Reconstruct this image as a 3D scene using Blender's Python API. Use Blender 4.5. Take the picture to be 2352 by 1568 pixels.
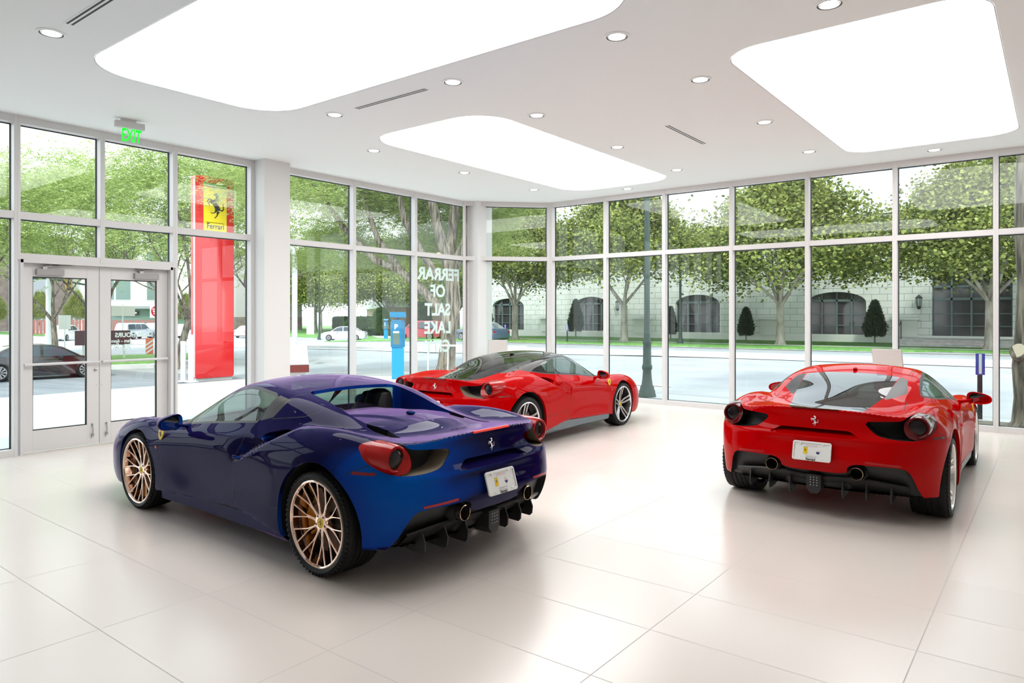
import bpy, bmesh, math, random
import numpy as np
from mathutils import Vector, Matrix
for _o in list(bpy.data.objects): bpy.data.objects.remove(_o, do_unlink=True)
SC = bpy.context.scene
COL = SC.collection
R = math.radians
WANT = 'BMR'
# ---------------------------------------------------------------- camera
# world: +Y runs along the door wall, +X along the street wall; the eye stands at the origin
TH = R(37.8614); EYE = 1.7295; FPX = 1613.07
cd = bpy.data.cameras.new('camera'); cam = bpy.data.objects.new('camera', cd); COL.objects.link(cam)
cam.location = (0, 0, EYE); cam.rotation_euler = (R(90), 0, TH)
cd.sensor_width = 36.0; cd.lens = 36.0*FPX/2352.0; cd.shift_y = -(784-726.29)/2352.0
cd.clip_start = .05; cd.clip_end = 600
SC.camera = cam
# ---------------------------------------------------------------- exposure, sky, sun
SC.view_settings.view_transform = 'Standard'; SC.view_settings.look = 'None'
SC.view_settings.gamma = 1.0; SC.view_settings.exposure = 0.80
try: SC.view_settings.use_curve_mapping = False
except Exception: pass
W = bpy.data.worlds.new('world'); SC.world = W; W.use_nodes = True
_n = W.node_tree.nodes; _l = W.node_tree.links; _n.clear()
_bg = _n.new('ShaderNodeBackground'); _ou = _n.new('ShaderNodeOutputWorld')
_tc = _n.new('ShaderNodeTexCoord'); _sp = _n.new('ShaderNodeSeparateXYZ'); _cr = _n.new('ShaderNodeValToRGB')
_l.new(_tc.outputs['Generated'], _sp.inputs[0]); _l.new(_sp.outputs['Z'], _cr.inputs[0])
_cr.color_ramp.elements[0].color = (.93, .96, 1, 1); _cr.color_ramp.elements[1].color = (.74, .85, 1, 1)
_l.new(_cr.outputs[0], _bg.inputs[0]); _bg.inputs[1].default_value = 1.65
_l.new(_bg.outputs[0], _ou.inputs[0])
sd = bpy.data.lights.new('sun', 'SUN'); sd.energy = 2.0; sd.angle = R(6); sd.color = (1, .97, .92)
sun = bpy.data.objects.new('sun', sd); COL.objects.link(sun); sun.rotation_euler = Vector((-.42, .50, -.76)).to_track_quat('-Z', 'Y').to_euler()
# ---------------------------------------------------------------- small helpers
def mat(name, col=(.8,.8,.8), rough=.5, metal=0., **k):
    m = bpy.data.materials.new(name); m.use_nodes = True
    b = m.node_tree.nodes['Principled BSDF']
    b.inputs['Base Color'].default_value = (*col, 1); b.inputs['Roughness'].default_value = rough
    b.inputs['Metallic'].default_value = metal
    for kk, v in k.items():
        b.inputs[kk.replace('_', ' ')].default_value = v
    return m
def nd(m, t, **k):
    n = m.node_tree.nodes.new(t)
    for a, v in k.items():
        if hasattr(n, a): setattr(n, a, v)
        else: n.inputs[a].default_value = v
    return n
def lk(m, a, b): m.node_tree.links.new(a, b)
def bsdf(m): return m.node_tree.nodes['Principled BSDF']
def emit(name, col, s):
    m = mat(name, (0,0,0)); b = bsdf(m)
    b.inputs['Emission Color'].default_value = (*col, 1); b.inputs['Emission Strength'].default_value = s
    return m
def noise_col(m, c1, c2, scale=5., detail=6., bump=0., stretch=None, contrast=(.3,.7), bdist=.02):
    tc = nd(m, 'ShaderNodeTexCoord'); no = nd(m, 'ShaderNodeTexNoise'); no.inputs['Scale'].default_value = scale; no.inputs['Detail'].default_value = detail
    src = tc.outputs['Object']
    if stretch:
        mp = nd(m, 'ShaderNodeMapping'); mp.inputs['Scale'].default_value = stretch; lk(m, src, mp.inputs[0]); src = mp.outputs[0]
    lk(m, src, no.inputs['Vector'])
    cr = nd(m, 'ShaderNodeValToRGB'); cr.color_ramp.elements[0].position, cr.color_ramp.elements[1].position = contrast
    cr.color_ramp.elements[0].color = (*c1, 1); cr.color_ramp.elements[1].color = (*c2, 1)
    lk(m, no.outputs['Fac'], cr.inputs[0]); lk(m, cr.outputs[0], bsdf(m).inputs['Base Color'])
    if bump:
        bp = nd(m, 'ShaderNodeBump'); bp.inputs['Strength'].default_value = bump; bp.inputs['Distance'].default_value = bdist
        lk(m, no.outputs['Fac'], bp.inputs['Height']); lk(m, bp.outputs[0], bsdf(m).inputs['Normal'])
    return m
def tag(o, label=None, cat=None, group=None, kind=None):
    if label: o['label'] = label
    if cat: o['category'] = cat
    if group: o['group'] = group
    if kind: o['kind'] = kind
    return o
def empty(name, loc=(0,0,0), rz=0., label=None, cat=None, group=None):
    o = bpy.data.objects.new(name, None); COL.objects.link(o); o.location = loc; o.rotation_euler = (0,0,rz)
    o.empty_display_size = .1
    return tag(o, label, cat, group)
class MB:
    def __init__(s): s.v = []; s.f = []; s.m = []
    def add(s, vs, fs, m=0):
        k = len(s.v); s.v += [tuple(p) for p in vs]; s.f += [tuple(i+k for i in f) for f in fs]; s.m += [m]*len(fs); return s
    def box(s, c, d, rz=0., m=0, M=None):
        x, y, z = [q/2 for q in d]; P = [(a*x, b*y, e*z) for e in (-1,1) for b in (-1,1) for a in (-1,1)]
        if M is None: M = Matrix.Rotation(rz, 4, 'Z')
        P = [M @ Vector(p) + Vector(c) for p in P]
        return s.add(P, [(0,2,3,1),(4,5,7,6),(0,1,5,4),(2,6,7,3),(0,4,6,2),(1,3,7,5)], m)
    def b2(s, a, b, m=0):
        return s.box([(a[i]+b[i])/2 for i in range(3)], [abs(b[i]-a[i]) for i in range(3)], m=m)
    def prism(s, poly, z0, z1, m=0, ax='z', org=(0,0,0), M=None):
        # poly in the plane perpendicular to ax
        def mk(p, h):
            q = {'z': (p[0], p[1], h), 'y': (p[0], h, p[1]), 'x': (h, p[0], p[1])}[ax]
            q = Vector(q) + Vector(org)
            return M @ q if M is not None else q
        n = len(poly); V = [mk(p, z0) for p in poly] + [mk(p, z1) for p in poly]
        F = [tuple(range(n))[::-1], tuple(range(n, 2*n))] + [(i, (i+1) % n, n+(i+1) % n, n+i) for i in range(n)]
        return s.add(V, F, m)
    def tube(s, pts, r, n=8, m=0, cap=True, rr=None):
        pts = [Vector(p) for p in pts]; N = len(pts); rs = rr if rr else [r]*N; k = len(s.v); V = []
        prev = None
        for i, p in enumerate(pts):
            t = (pts[min(i+1, N-1)]-pts[max(i-1, 0)]).normalized()
            a = prev - t*prev.dot(t) if prev is not None else (Vector((0,0,1)) if abs(t.z) < .9 else Vector((1,0,0)))
            if prev is None: a = a - t*a.dot(t)
            a.normalize(); prev = a; b = t.cross(a)
            for j in range(n):
                an = 2*math.pi*j/n; V.append(p + (a*math.cos(an)+b*math.sin(an))*rs[i])
        F = [(i*n+j, i*n+(j+1) % n, (i+1)*n+(j+1) % n, (i+1)*n+j) for i in range(N-1) for j in range(n)]
        if cap: F += [tuple(range(n))[::-1], tuple(range((N-1)*n, N*n))]
        return s.add(V, F, m)
    def lathe(s, prof, n=32, m=0, M=None, org=(0,0,0), closed=False):
        # prof: (radius, height) about z
        V = []
        for r, h in prof:
            for j in range(n):
                a = 2*math.pi*j/n; q = Vector((r*math.cos(a), r*math.sin(a), h)); q = (M @ q if M is not None else q) + Vector(org); V.append(q)
        K = len(prof); F = [(i*n+j, i*n+(j+1) % n, (i+1)*n+(j+1) % n, (i+1)*n+j) for i in range(K-1) for j in range(n)]
        if closed: F += [((K-1)*n+j, (K-1)*n+(j+1) % n, (j+1) % n, j) for j in range(n)]
        return s.add(V, F, m)
    def disc(s, c, r, n=32, m=0, M=None, z=0.):
        V = [];
        for j in range(n):
            a = 2*math.pi*j/n; q = Vector((r*math.cos(a), r*math.sin(a), z)); q = (M @ q if M is not None else q) + Vector(c); V.append(q)
        return s.add(V, [tuple(range(n))], m)
    def sphere(s, c, r, n=16, m=0, sc=(1,1,1)):
        prof = [(max(1e-4, math.sin(math.pi*i/n)), -math.cos(math.pi*i/n)) for i in range(n+1)]
        M = Matrix.Diagonal((r*sc[0], r*sc[1], r*sc[2], 1))
        return s.lathe(prof, 2*n, m, M, c)
    def build(s, name, mats, parent=None, smooth=False, bevel=0., loc=None, seg=2, merge=False):
        me = bpy.data.meshes.new(name); me.from_pydata([tuple(p) for p in s.v], [], s.f)
        if not isinstance(mats, (list, tuple)): mats = [mats]
        for q in mats: me.materials.append(q)
        if len(mats) > 1: me.polygons.foreach_set('material_index', s.m)
        if smooth: me.polygons.foreach_set('use_smooth', [True]*len(me.polygons))
        bm = bmesh.new(); bm.from_mesh(me)
        if merge: bmesh.ops.remove_doubles(bm, verts=bm.verts, dist=1e-5)
        bmesh.ops.recalc_face_normals(bm, faces=bm.faces); bm.to_mesh(me); bm.free()
        if smooth: me.set_sharp_from_angle(angle=R(38))
        me.update()
        o = bpy.data.objects.new(name, me); COL.objects.link(o)
        if loc: o.location = loc
        if parent: o.parent = parent
        if bevel:
            b = o.modifiers.new('bevel', 'BEVEL'); b.width = bevel; b.segments = seg; b.limit_method = 'ANGLE'; b.angle_limit = R(40)
        return o
def link_mesh(name, me, parent=None):
    o = bpy.data.objects.new(name, me); COL.objects.link(o)
    if parent: o.parent = parent
    return o
def copy_tree(o, parent=None):
    c = o.copy(); COL.objects.link(c)
    if parent: c.parent = parent
    for ch in list(o.children): copy_tree(ch, c)
    return c
def text_mesh(txt, size, ext=.002, align='CENTER', bold=0., sx=1.):
    cu = bpy.data.curves.new('txt', 'FONT'); cu.body = txt; cu.size = size; cu.extrude = ext; cu.align_x = align; cu.align_y = 'CENTER'; cu.offset = bold
    o = bpy.data.objects.new('txt', cu); COL.objects.link(o)
    dg = bpy.context.evaluated_depsgraph_get(); me = bpy.data.meshes.new_from_object(o.evaluated_get(dg))
    bpy.data.objects.remove(o, do_unlink=True)
    if sx != 1.: me.transform(Matrix.Diagonal((sx, 1, 1, 1)))
    return me
def rrect(w, h, r, n=6, cx=0., cy=0.):
    P = []
    for (sx, sy, a0) in ((1,1,0),(-1,1,90),(-1,-1,180),(1,-1,270)):
        for i in range(n+1):
            a = R(a0+90*i/n); P.append((cx+sx*(w/2-r)+r*math.cos(a), cy+sy*(h/2-r)+r*math.sin(a)))
    return P
# ================================================================ the showroom
CZ = 4.22; XL = -10.15; XG = -10.28; YR = 12.68; YG = 12.82
XB0 = 3.6; YB0 = -4.2
m_ceil = mat('ceiling_paint', (.87, .90, .885), .9)
m_wall = mat('wall_paint', (.76, .75, .735), .85)
m_wall2 = mat('back_wall_paint', (.62, .60, .58), .8)
m_frame = mat('window_aluminium', (.70, .685, .675), .38, .0)
m_gask = mat('black_gasket', (.012, .013, .015), .5)
m_steel = mat('brushed_steel', (.55, .54, .53), .3, 1.)
m_closer = mat('closer_grey', (.36, .345, .34), .4, .3)
m_glass = mat('pane_glass', (.90, .985, .95), .0, **{})
_b = bsdf(m_glass)
def make_glass(m, tint, f0=.035, rough=0.):
    # clear pane: straight-through light plus a mirror reflection that grows towards grazing angles
    nt = m.node_tree; nt.nodes.clear(); o = nd(m, 'ShaderNodeOutputMaterial'); mx = nd(m, 'ShaderNodeMixShader'); ge = nd(m, 'ShaderNodeNewGeometry')
    dt = nd(m, 'ShaderNodeVectorMath', operation='DOT_PRODUCT'); lk(m, ge.outputs['Normal'], dt.inputs[0]); lk(m, ge.outputs['Incoming'], dt.inputs[1])
    ab = nd(m, 'ShaderNodeMath', operation='ABSOLUTE'); lk(m, dt.outputs['Value'], ab.inputs[0]); om = nd(m, 'ShaderNodeMath', operation='SUBTRACT'); om.inputs[0].default_value = 1; lk(m, ab.outputs[0], om.inputs[1])
    pw = nd(m, 'ShaderNodeMath', operation='POWER'); lk(m, om.outputs[0], pw.inputs[0]); pw.inputs[1].default_value = 5
    ma = nd(m, 'ShaderNodeMath', operation='MULTIPLY_ADD', use_clamp=True); lk(m, pw.outputs[0], ma.inputs[0]); ma.inputs[1].default_value = 1-f0; ma.inputs[2].default_value = f0
    tr = nd(m, 'ShaderNodeBsdfTransparent'); tr.inputs[0].default_value = (*tint, 1); gl = nd(m, 'ShaderNodeBsdfGlossy'); gl.inputs['Roughness'].default_value = rough
    lk(m, ma.outputs[0], mx.inputs[0]); lk(m, tr.outputs[0], mx.inputs[1]); lk(m, gl.outputs[0], mx.inputs[2]); lk(m, mx.outputs[0], o.inputs[0])
make_glass(m_glass, (.955, .985, .972), .028)
m_panel = emit('luminous_ceiling', (1, .995, .985), 3.2)
m_lamp = emit('lamp_glow', (1, .97, .92), 6.)
m_dark = mat('near_black', (.02, .02, .02), .6)
# floor: large pale tiles, 1.2 x 0.62 with thin grout, slightly satin
m_floor = mat('floor_tile', (.70, .67, .645), .3)
def _floor(m):
    geo = nd(m, 'ShaderNodeNewGeometry'); sp = nd(m, 'ShaderNodeSeparateXYZ'); lk(m, geo.outputs['Position'], sp.inputs[0])
    def line(sock, off, step, w):
        a = nd(m, 'ShaderNodeMath', operation='SUBTRACT'); lk(m, sock, a.inputs[0]); a.inputs[1].default_value = off
        b = nd(m, 'ShaderNodeMath', operation='DIVIDE'); lk(m, a.outputs[0], b.inputs[0]); b.inputs[1].default_value = step
        c = nd(m, 'ShaderNodeMath', operation='FRACT'); lk(m, b.outputs[0], c.inputs[0])
        d = nd(m, 'ShaderNodeMath', operation='SUBTRACT'); lk(m, c.outputs[0], d.inputs[0]); d.inputs[1].default_value = .5
        e = nd(m, 'ShaderNodeMath', operation='ABSOLUTE'); lk(m, d.outputs[0], e.inputs[0])
        f = nd(m, 'ShaderNodeMath', operation='GREATER_THAN'); lk(m, e.outputs[0], f.inputs[0]); f.inputs[1].default_value = .5 - w/step/2
        fl = nd(m, 'ShaderNodeMath', operation='FLOOR'); lk(m, b.outputs[0], fl.inputs[0])
        return f.outputs[0], fl.outputs[0]
    gx, ix = line(sp.outputs[0], TILE_X0, TILE_DX, .0065); gy, iy = line(sp.outputs[1], TILE_Y0, TILE_DY, .0065)
    mxm = nd(m, 'ShaderNodeMath', operation='MAXIMUM'); lk(m, gx, mxm.inputs[0]); lk(m, gy, mxm.inputs[1])
    cb = nd(m, 'ShaderNodeCombineXYZ'); lk(m, ix, cb.inputs[0]); lk(m, iy, cb.inputs[1])
    wn = nd(m, 'ShaderNodeTexWhiteNoise'); lk(m, cb.outputs[0], wn.inputs['Vector'])
    vr = nd(m, 'ShaderNodeMapRange'); lk(m, wn.outputs['Value'], vr.inputs[0]); vr.inputs[3].default_value = .97; vr.inputs[4].default_value = 1.02
    mc = nd(m, 'ShaderNodeVectorMath', operation='SCALE'); mc.inputs[0].default_value = (.745, .675, .62); lk(m, vr.outputs[0], mc.inputs['Scale'])
    mix = nd(m, 'ShaderNodeMix', data_type='RGBA'); lk(m, mxm.outputs[0], mix.inputs[0]); lk(m, mc.outputs[0], mix.inputs[6]); mix.inputs[7].default_value = (.46, .43, .40, 1)
    lk(m, mix.outputs[2], bsdf(m).inputs['Base Color'])
    rr = nd(m, 'ShaderNodeMapRange'); lk(m, mxm.outputs[0], rr.inputs[0]); rr.inputs[3].default_value = .24; rr.inputs[4].default_value = .6
    lk(m, rr.outputs[0], bsdf(m).inputs['Roughness'])
    no = nd(m, 'ShaderNodeTexNoise'); no.inputs['Scale'].default_value = 1.3; no.inputs['Detail'].default_value = 1; lk(m, geo.outputs['Position'], no.inputs['Vector'])
    bp = nd(m, 'ShaderNodeBump'); bp.inputs['Strength'].default_value = .25; bp.inputs['Distance'].default_value = .004; lk(m, no.outputs['Fac'], bp.inputs['Height']); lk(m, bp.outputs[0], bsdf(m).inputs['Normal'])
# lines measured on the floor (metres): along X at every 1.2035, along Y at every 0.6218
TILE_X0 = -2.4201*EYE; TILE_DX = .6955*EYE; TILE_Y0 = .96201*EYE; TILE_DY = .35977*EYE
_floor(m_floor); bsdf(m_floor).inputs['Specular IOR Level'].default_value = 1.
# plan of the room, corner chamfer at the far left
CH = 1.345
plan = [(XL-.18, YB0), (XB0, YB0), (XB0, YR+.18), (-8.805-.075, YR+.18), (XL-.18, YR-CH+.075)]
s = MB().prism(plan, -.1, 0.).build('floor', m_floor); tag(s, kind='structure')
# ceiling with three openings for the luminous panels
PAN = [(-7.70, -2.55, 2.84, 5.09, .55), (-7.70, -5.47, 6.50, 11.92, .55), (-2.54, -.40, 6.45, 11.74, .38)]
def make_ceiling():
    bm = bmesh.new(); loops = []
    def ring(P, z): return [bm.verts.new((x, y, z)) for x, y in P]
    o = ring(plan, CZ); E_ = [bm.edges.new((o[i], o[(i+1) % len(o)])) for i in range(len(o))]
    for (x0, x1, y0, y1, r) in PAN:
        P = rrect(x1-x0, y1-y0, r, 10, (x0+x1)/2, (y0+y1)/2); v = ring(P, CZ); E_ += [bm.edges.new((v[i], v[(i+1) % len(v)])) for i in range(len(v))]
        w = ring(P, CZ+.012)
        for i in range(len(v)): bm.faces.new((v[i], v[(i+1) % len(v)], w[(i+1) % len(v)], w[i]))
    bmesh.ops.triangle_fill(bm, edges=E_, use_beauty=True)
    me = bpy.data.meshes.new('ceiling'); bm.to_mesh(me); bm.free(); me.materials.append(m_ceil)
    ob = link_mesh('ceiling', me); tag(ob, kind='structure')
    top = MB().prism(plan, CZ+.3, CZ+.34).build('roof_slab', m_ceil); top.parent = ob
    sk = MB()
    for i in range(len(plan)):
        a, b = plan[i], plan[(i+1) % len(plan)]
        sk.add([(*a, CZ), (*b, CZ), (*b, CZ+.3), (*a, CZ+.3)], [(0,1,2,3)])
    sk.build('roof_edge', m_ceil).parent = ob
make_ceiling()
m_trimline = mat('panel_rim', (.35, .35, .35), .5)
PL = ['long luminous ceiling panel nearest the entrance doors, running across the top left of the photo', 'narrow luminous ceiling panel in the middle, over the two rear cars', 'luminous ceiling panel on the right, above the single red coupe']
for (x0, x1, y0, y1, r), lb in zip(PAN, PL):
    P = rrect(x1-x0, y1-y0, r, 10, 0, 0); c = ((x0+x1)/2, (y0+y1)/2)
    t = empty('ceiling_light_panel', (c[0], c[1], CZ), 0, lb, 'ceiling light', 'luminous ceiling panels')
    MB().prism(P, .010, .03).build('diffuser', m_panel, t)
    Q = rrect(x1-x0-.016, y1-y0-.016, r-.008, 10); n = len(P); f = MB()
    f.add([(x, y, -.002) for x, y in P]+[(x, y, -.002) for x, y in Q]+[(x, y, .011) for x, y in Q], [(i, (i+1) % n, n+(i+1) % n, n+i) for i in range(n)]+[(n+i, n+(i+1) % n, 2*n+(i+1) % n, 2*n+i) for i in range(n)])
    f.build('rim', m_trimline, t)
# recessed downlights
def downlight():
    t = empty('recessed_downlight', (0, 0, CZ))
    a = MB().lathe([(.118, 0), (.118, -.005), (.094, -.008), (.094, .006)], 32).build('trim_ring', m_ceil, t, True)
    MB().lathe([(.094, -.0085), (.090, -.009), (.084, -.004), (.080, .004)], 32).build('gap_ring', m_dark, t, True)
    MB().lathe([(.080, -.009), (.074, -.011), (.066, -.006)], 32).build('bezel', m_ceil, t, True)
    MB().disc((0,0,-.005), .068, 24).build('lens', m_lamp, t)
    return t
DL = [(-6.99,2.39,'nearest the slot diffuser in the top left corner'),(-7.06,5.51,'past the near left corner of the long luminous panel'),(-8.12,7.06,'left of the central panel, at its near end'),(-5.08,5.51,'next to the slot diffuser between the two left panels'),
 (-3.10,5.51,'at the far corner of the long luminous panel, top centre'),(-5.10,7.06,'just right of the central panel, at its near end'),(-8.12,9.10,'left of the middle of the narrow central panel'),(-1.44,5.98,'nearest the top edge, before the right luminous panel'),
 (-2.97,7.05,'left of the near corner of the right luminous panel'),(-2.97,9.10,'left of the middle of the right luminous panel'),(-5.12,9.11,'right of the central panel, nearest the short slot diffuser'),(-5.12,11.15,'right of the far end of the central panel'),
 (-2.97,11.14,'at the far left corner of the right luminous panel'),(-1.46,12.18,'between the right luminous panel and the street windows'),(-8.13,11.16,'left of the far end of the central panel'),(-6.63,12.2,'between the central panel and the far window corner')]
d0 = downlight()
for i, (x, y, w) in enumerate(DL):
    o = d0 if i == 0 else copy_tree(d0); o.location = (x, y, CZ)
    tag(o, 'round white recessed downlight ' + w, 'downlight', 'recessed downlights')
# slot diffusers: pairs of dark slots
def slot(cx, cy, L, along, lb):
    t = empty('slot_diffuser', (cx, cy, CZ), 0 if along == 'x' else R(90), lb, 'air vent', 'linear slot diffusers')
    MB().box((0,0,-.001), (L+.03, .085, .004)).build('flange', m_ceil, t)
    for sgn in (-1, 1): MB().box((0, sgn*.019, -.0035), (L, .017, .002)).build('slot', m_dark, t)
slot(-6.05, 2.41, 1.20, 'x', 'double slot air diffuser cut off by the top left corner'); slot(-6.05, 5.50, 1.17, 'x', 'double slot air diffuser between the long and the central luminous panels'); slot(-4.03, 9.09, 1.22, 'y', 'short double slot air diffuser running towards the street windows')
# walls out of frame, close the room
def wall(name, a, b, m=m_wall2): tag(MB().b2(a, b).build(name, m), kind='structure')
wall('wall_back', (XL-.2, YB0-.2, 0), (XB0+.2, YB0, CZ)); wall('wall_right', (XB0, YB0, 0), (XB0+.2, YR+.2, CZ))
# ---- window walls
TRZ0, TRZ1 = 2.945, 3.03; HZ = 4.125; SZ = .085
def bay(n, org, rz, w, mw0, mw1, sill=True, lowpane=True):
    """one glazed bay: local x runs along the wall (0..w), local y 0 = inner face, + = outwards"""
    t = empty('window_%d' % n, org, rz); tag(t, kind='structure')
    D = .13
    MB().b2((0, 0, 0 if sill else 2.435), (mw0, D, CZ)).build('mullion', m_frame, t, bevel=.002)
    MB().b2((w-mw1, 0, 0 if sill else 2.435), (w, D, CZ)).build('mullion', m_frame, t, bevel=.002)
    MB().b2((mw0, .004, HZ), (w-mw1, D, CZ)).build('header', m_frame, t)
    MB().b2((mw0, .004, TRZ0), (w-mw1, D, TRZ1)).build('transom', m_frame, t)
    z0 = SZ if sill else 2.515
    if sill: MB().b2((mw0, .004, 0), (w-mw1, D, SZ)).build('sill', m_frame, t)
    else: MB().b2((mw0, .004, 2.435), (w-mw1, D, z0)).build('transom', m_frame, t)
    g = MB()
    for (a, b) in ((z0, TRZ0), (TRZ1, HZ)):
        for q in (((mw0, a), (mw0+.012, b)), ((w-mw1-.012, a), (w-mw1, b)), ((mw0, b-.012), (w-mw1, b)), ((mw0, a), (w-mw1, a+.008))):
            g.b2((q[0][0], D-.012, q[0][1]), (q[1][0], D+.012, q[1][1]))
        if a == z0 or True:
            MB().b2((mw0+.004, D-.004, a+.002), (w-mw1-.004, D+.004, b-.002)).build('glass_pane', m_glass, t)
    g.build('gasket', m_gask, t)
    return t
wn = 1
LY = [1.06, 2.10, 3.10, 4.082, 5.068]   # mullion centres on the door wall
for a, b in ((-.94, .06), (.06, 1.06), (1.06, 2.10), (2.10, 3.10)):
    bay(wn, (XL, a, 0), R(90), b-a, .035, .035); wn += 1
bay(wn, (XL, 3.10, 0), R(90), .982, .035, .030, sill=False); wn += 1
bay(wn, (XL, 4.082, 0), R(90), .986, .030, .035, sill=False); wn += 1
bay(wn, (XL, 5.068, 0), R(90), 1.28, .035, .069); wn += 1
for a, b in ((6.80, 8.374), (8.374, 9.93), (9.93, 11.52)):
    bay(wn, (XL, a, 0), R(90), b-a, .033, .033); wn += 1
# chamfer bay: from column to corner
bay(wn, (XL, YR-CH, 0), R(45), CH*math.sqrt(2), .06, .055); wn += 1
RX = [-8.805, -7.425, -6.10, -4.757, -3.42, -2.073, -.733, .61, 1.95, 3.29]
for a, b in zip(RX[:-1], RX[1:]):
    bay(wn, (a, YR, 0), 0, b-a, .06 if a < -8.8 else .033, .033); wn += 1
wall('wall_left', (XL-.2, YB0, 0), (XL, -.94, CZ), m_wall)
# columns
for nm, (y0, y1) in (('trim_1', (6.345, 6.815)), ('trim_2', (11.51, 11.985))):
    o = MB().b2((XL-.1 if nm == 'trim_1' else XL+.0, y0, 0), (-9.878, y1, CZ)).build(nm, m_wall); tag(o, kind='structure')
# ---- entrance doors
XD = -10.25
tr = MB(); tr.b2((XL-.12, 3.135, 2.40), (XD+.06, 5.033, 2.44)); tr.b2((XL-.12, 5.0, 0), (XL, 5.04, 2.44)); tr.b2((XL-.12, 3.13, 0), (XL, 3.165, 2.44)); tr.b2((XL-.02, 3.135, 2.40), (XL, 5.033, 2.44))
tag(tr.build('trim_3', m_frame), kind='structure')
def door(n, y0, y1, g0, g1, flip):
    t = empty('door_%d' % n, (XD, y0, 0), R(90)); tag(t, kind='structure')
    w = y1-y0; a = g0-y0; b = g1-y0; f = MB()
    f.b2((0, -.0, .012), (a, .05, 2.40)); f.b2((b, 0, .012), (w, .05, 2.40)); f.b2((a, 0, .012), (b, .05, .28)); f.b2((a, 0, 2.235), (b, .05, 2.40))
    f.build('door_frame', m_frame, t, bevel=.002)
    gk = MB()
    for q in (((a, .28), (a+.008, 2.235)), ((b-.014, .28), (b, 2.235)), ((a, 2.222), (b, 2.235)), ((a, .28), (b, .292))): gk.b2((q[0][0], .01, q[0][1]), (q[1][0], .035, q[1][1]))
    gk.build('gasket', m_gask, t); MB().b2((a, .02, .28), (b, .028, 2.235)).build('glass_pane', m_glass, t)
    pb = MB(); pb.tube([(.02, -.055, 1.12), (w-.02, -.055, 1.12)], .016, 12); pb.tube([(.03, 0, 1.12), (.03, -.055, 1.12)], .012); pb.tube([(w-.03, 0, 1.12), (w-.03, -.055, 1.12)], .012)
    pb.build('push_bar', m_frame, t, True)
    c0 = a+.03 if not flip else w-a-.35
    c0 = (.155, .47) if not flip else (.44, .775)
    c = MB(); c.b2((c0[0], -.055, 2.255), (c0[1], 0, 2.335)); cc = c.build('door_closer', m_closer, t, bevel=.004)
    ar = MB(); ar.b2((c0[0]+.07, -.045, 2.335), (c0[0]+.12, -.015, 2.365)); ar.tube([(c0[0]+.1, -.03, 2.362), (c0[0]+(.42 if not flip else .02), -.012, 2.385)], .009, 8); ar.tube([(c0[0]+.1, -.03, 2.37), (c0[0]+.26, .0, 2.392)], .009, 8)
    ar.build('closer_arm', m_steel, cc)
    lk_ = MB(); xk = w-.045 if not flip else .045
    if not flip: lk_.lathe([(.020, 0), (.020, .012), (.011, .014), (.011, .022), (0.001, .022)], 20, M=Matrix.Rotation(R(90), 4, 'X'), org=(xk, 0, 1.01))
    lk_.lathe([(.006, 0), (.006, .004), (0.001, .004)], 10, M=Matrix.Rotation(R(90), 4, 'X'), org=(w-.03 if not flip else .03, 0, .80))
    lk_.build('lock_cylinder', m_steel, t, True)
    xh = w-.085 if not flip else .085
    h = MB(); h.tube([(xh, -.02, .13), (xh, -.03, .20), (xh, -.012, .285), (xh, 0, .29)], .006, 8); h.box((xh, -.012, .14), (.03, .024, .035)); h.box((xh, -.006, .275), (.02, .012, .03)); h.tube([(xh-.012, -.025, .135), (xh-.02, -.03, .10)], .006, 8)
    h.build('foot_bolt', m_closer, t)
    return t
door(1, 3.17, 4.075, 3.295, 3.925, False); door(2, 4.082, 4.998, 4.226, 4.848, True)
# ---- exit sign hanging from the ceiling over the doors
m_sign = mat('sign_housing', (.62, .61, .60), .45); m_exit = emit('exit_green', (.0, .95, .02), .9)
ex = empty('exit_sign', (-9.28, 4.05, CZ), R(90-8), 'green illuminated EXIT sign hanging from the ceiling above the entrance doors', 'exit sign')
MB().b2((-.10, -.025, -.035), (.07, .025, 0)).build('ceiling_mount', m_sign, ex)
MB().b2((-.17, -.035, -.115), (.17, .035, -.035)).build('housing', m_sign, ex, bevel=.004)
m_clear = mat('clear_plate', (1,1,1), 0); make_glass(m_clear, (.97, .99, .98), .01)
MB().b2((-.15, -.003, -.31), (.15, .003, -.115)).build('face_plate', m_clear, ex)
tm = text_mesh('EXIT', .225, .001, bold=.005, sx=.50); tm.materials.append(m_exit); to = link_mesh('lettering', tm, ex); to.rotation_euler = (R(90), 0, 0); to.location = (.02, -.006, -.212)
# ---- writing on the panes (applied outside, so mirrored seen from here)
m_vinyl = mat('white_vinyl', (.82, .90, .88), .5)
def decal(lines, org, rz, label, name='window_lettering', mirror=True, m=None):
    t = empty(name, org, rz, label, 'lettering')
    for txt, size, x, z, sx in lines:
        me = text_mesh(txt, size, .0005, bold=size*.036, sx=(-sx if mirror else sx)); me.materials.append(m or m_vinyl)
        o = link_mesh('text_line', me, t); o.rotation_euler = (R(90), 0, 0); o.location = (x, 0, z)
    return t
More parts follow.
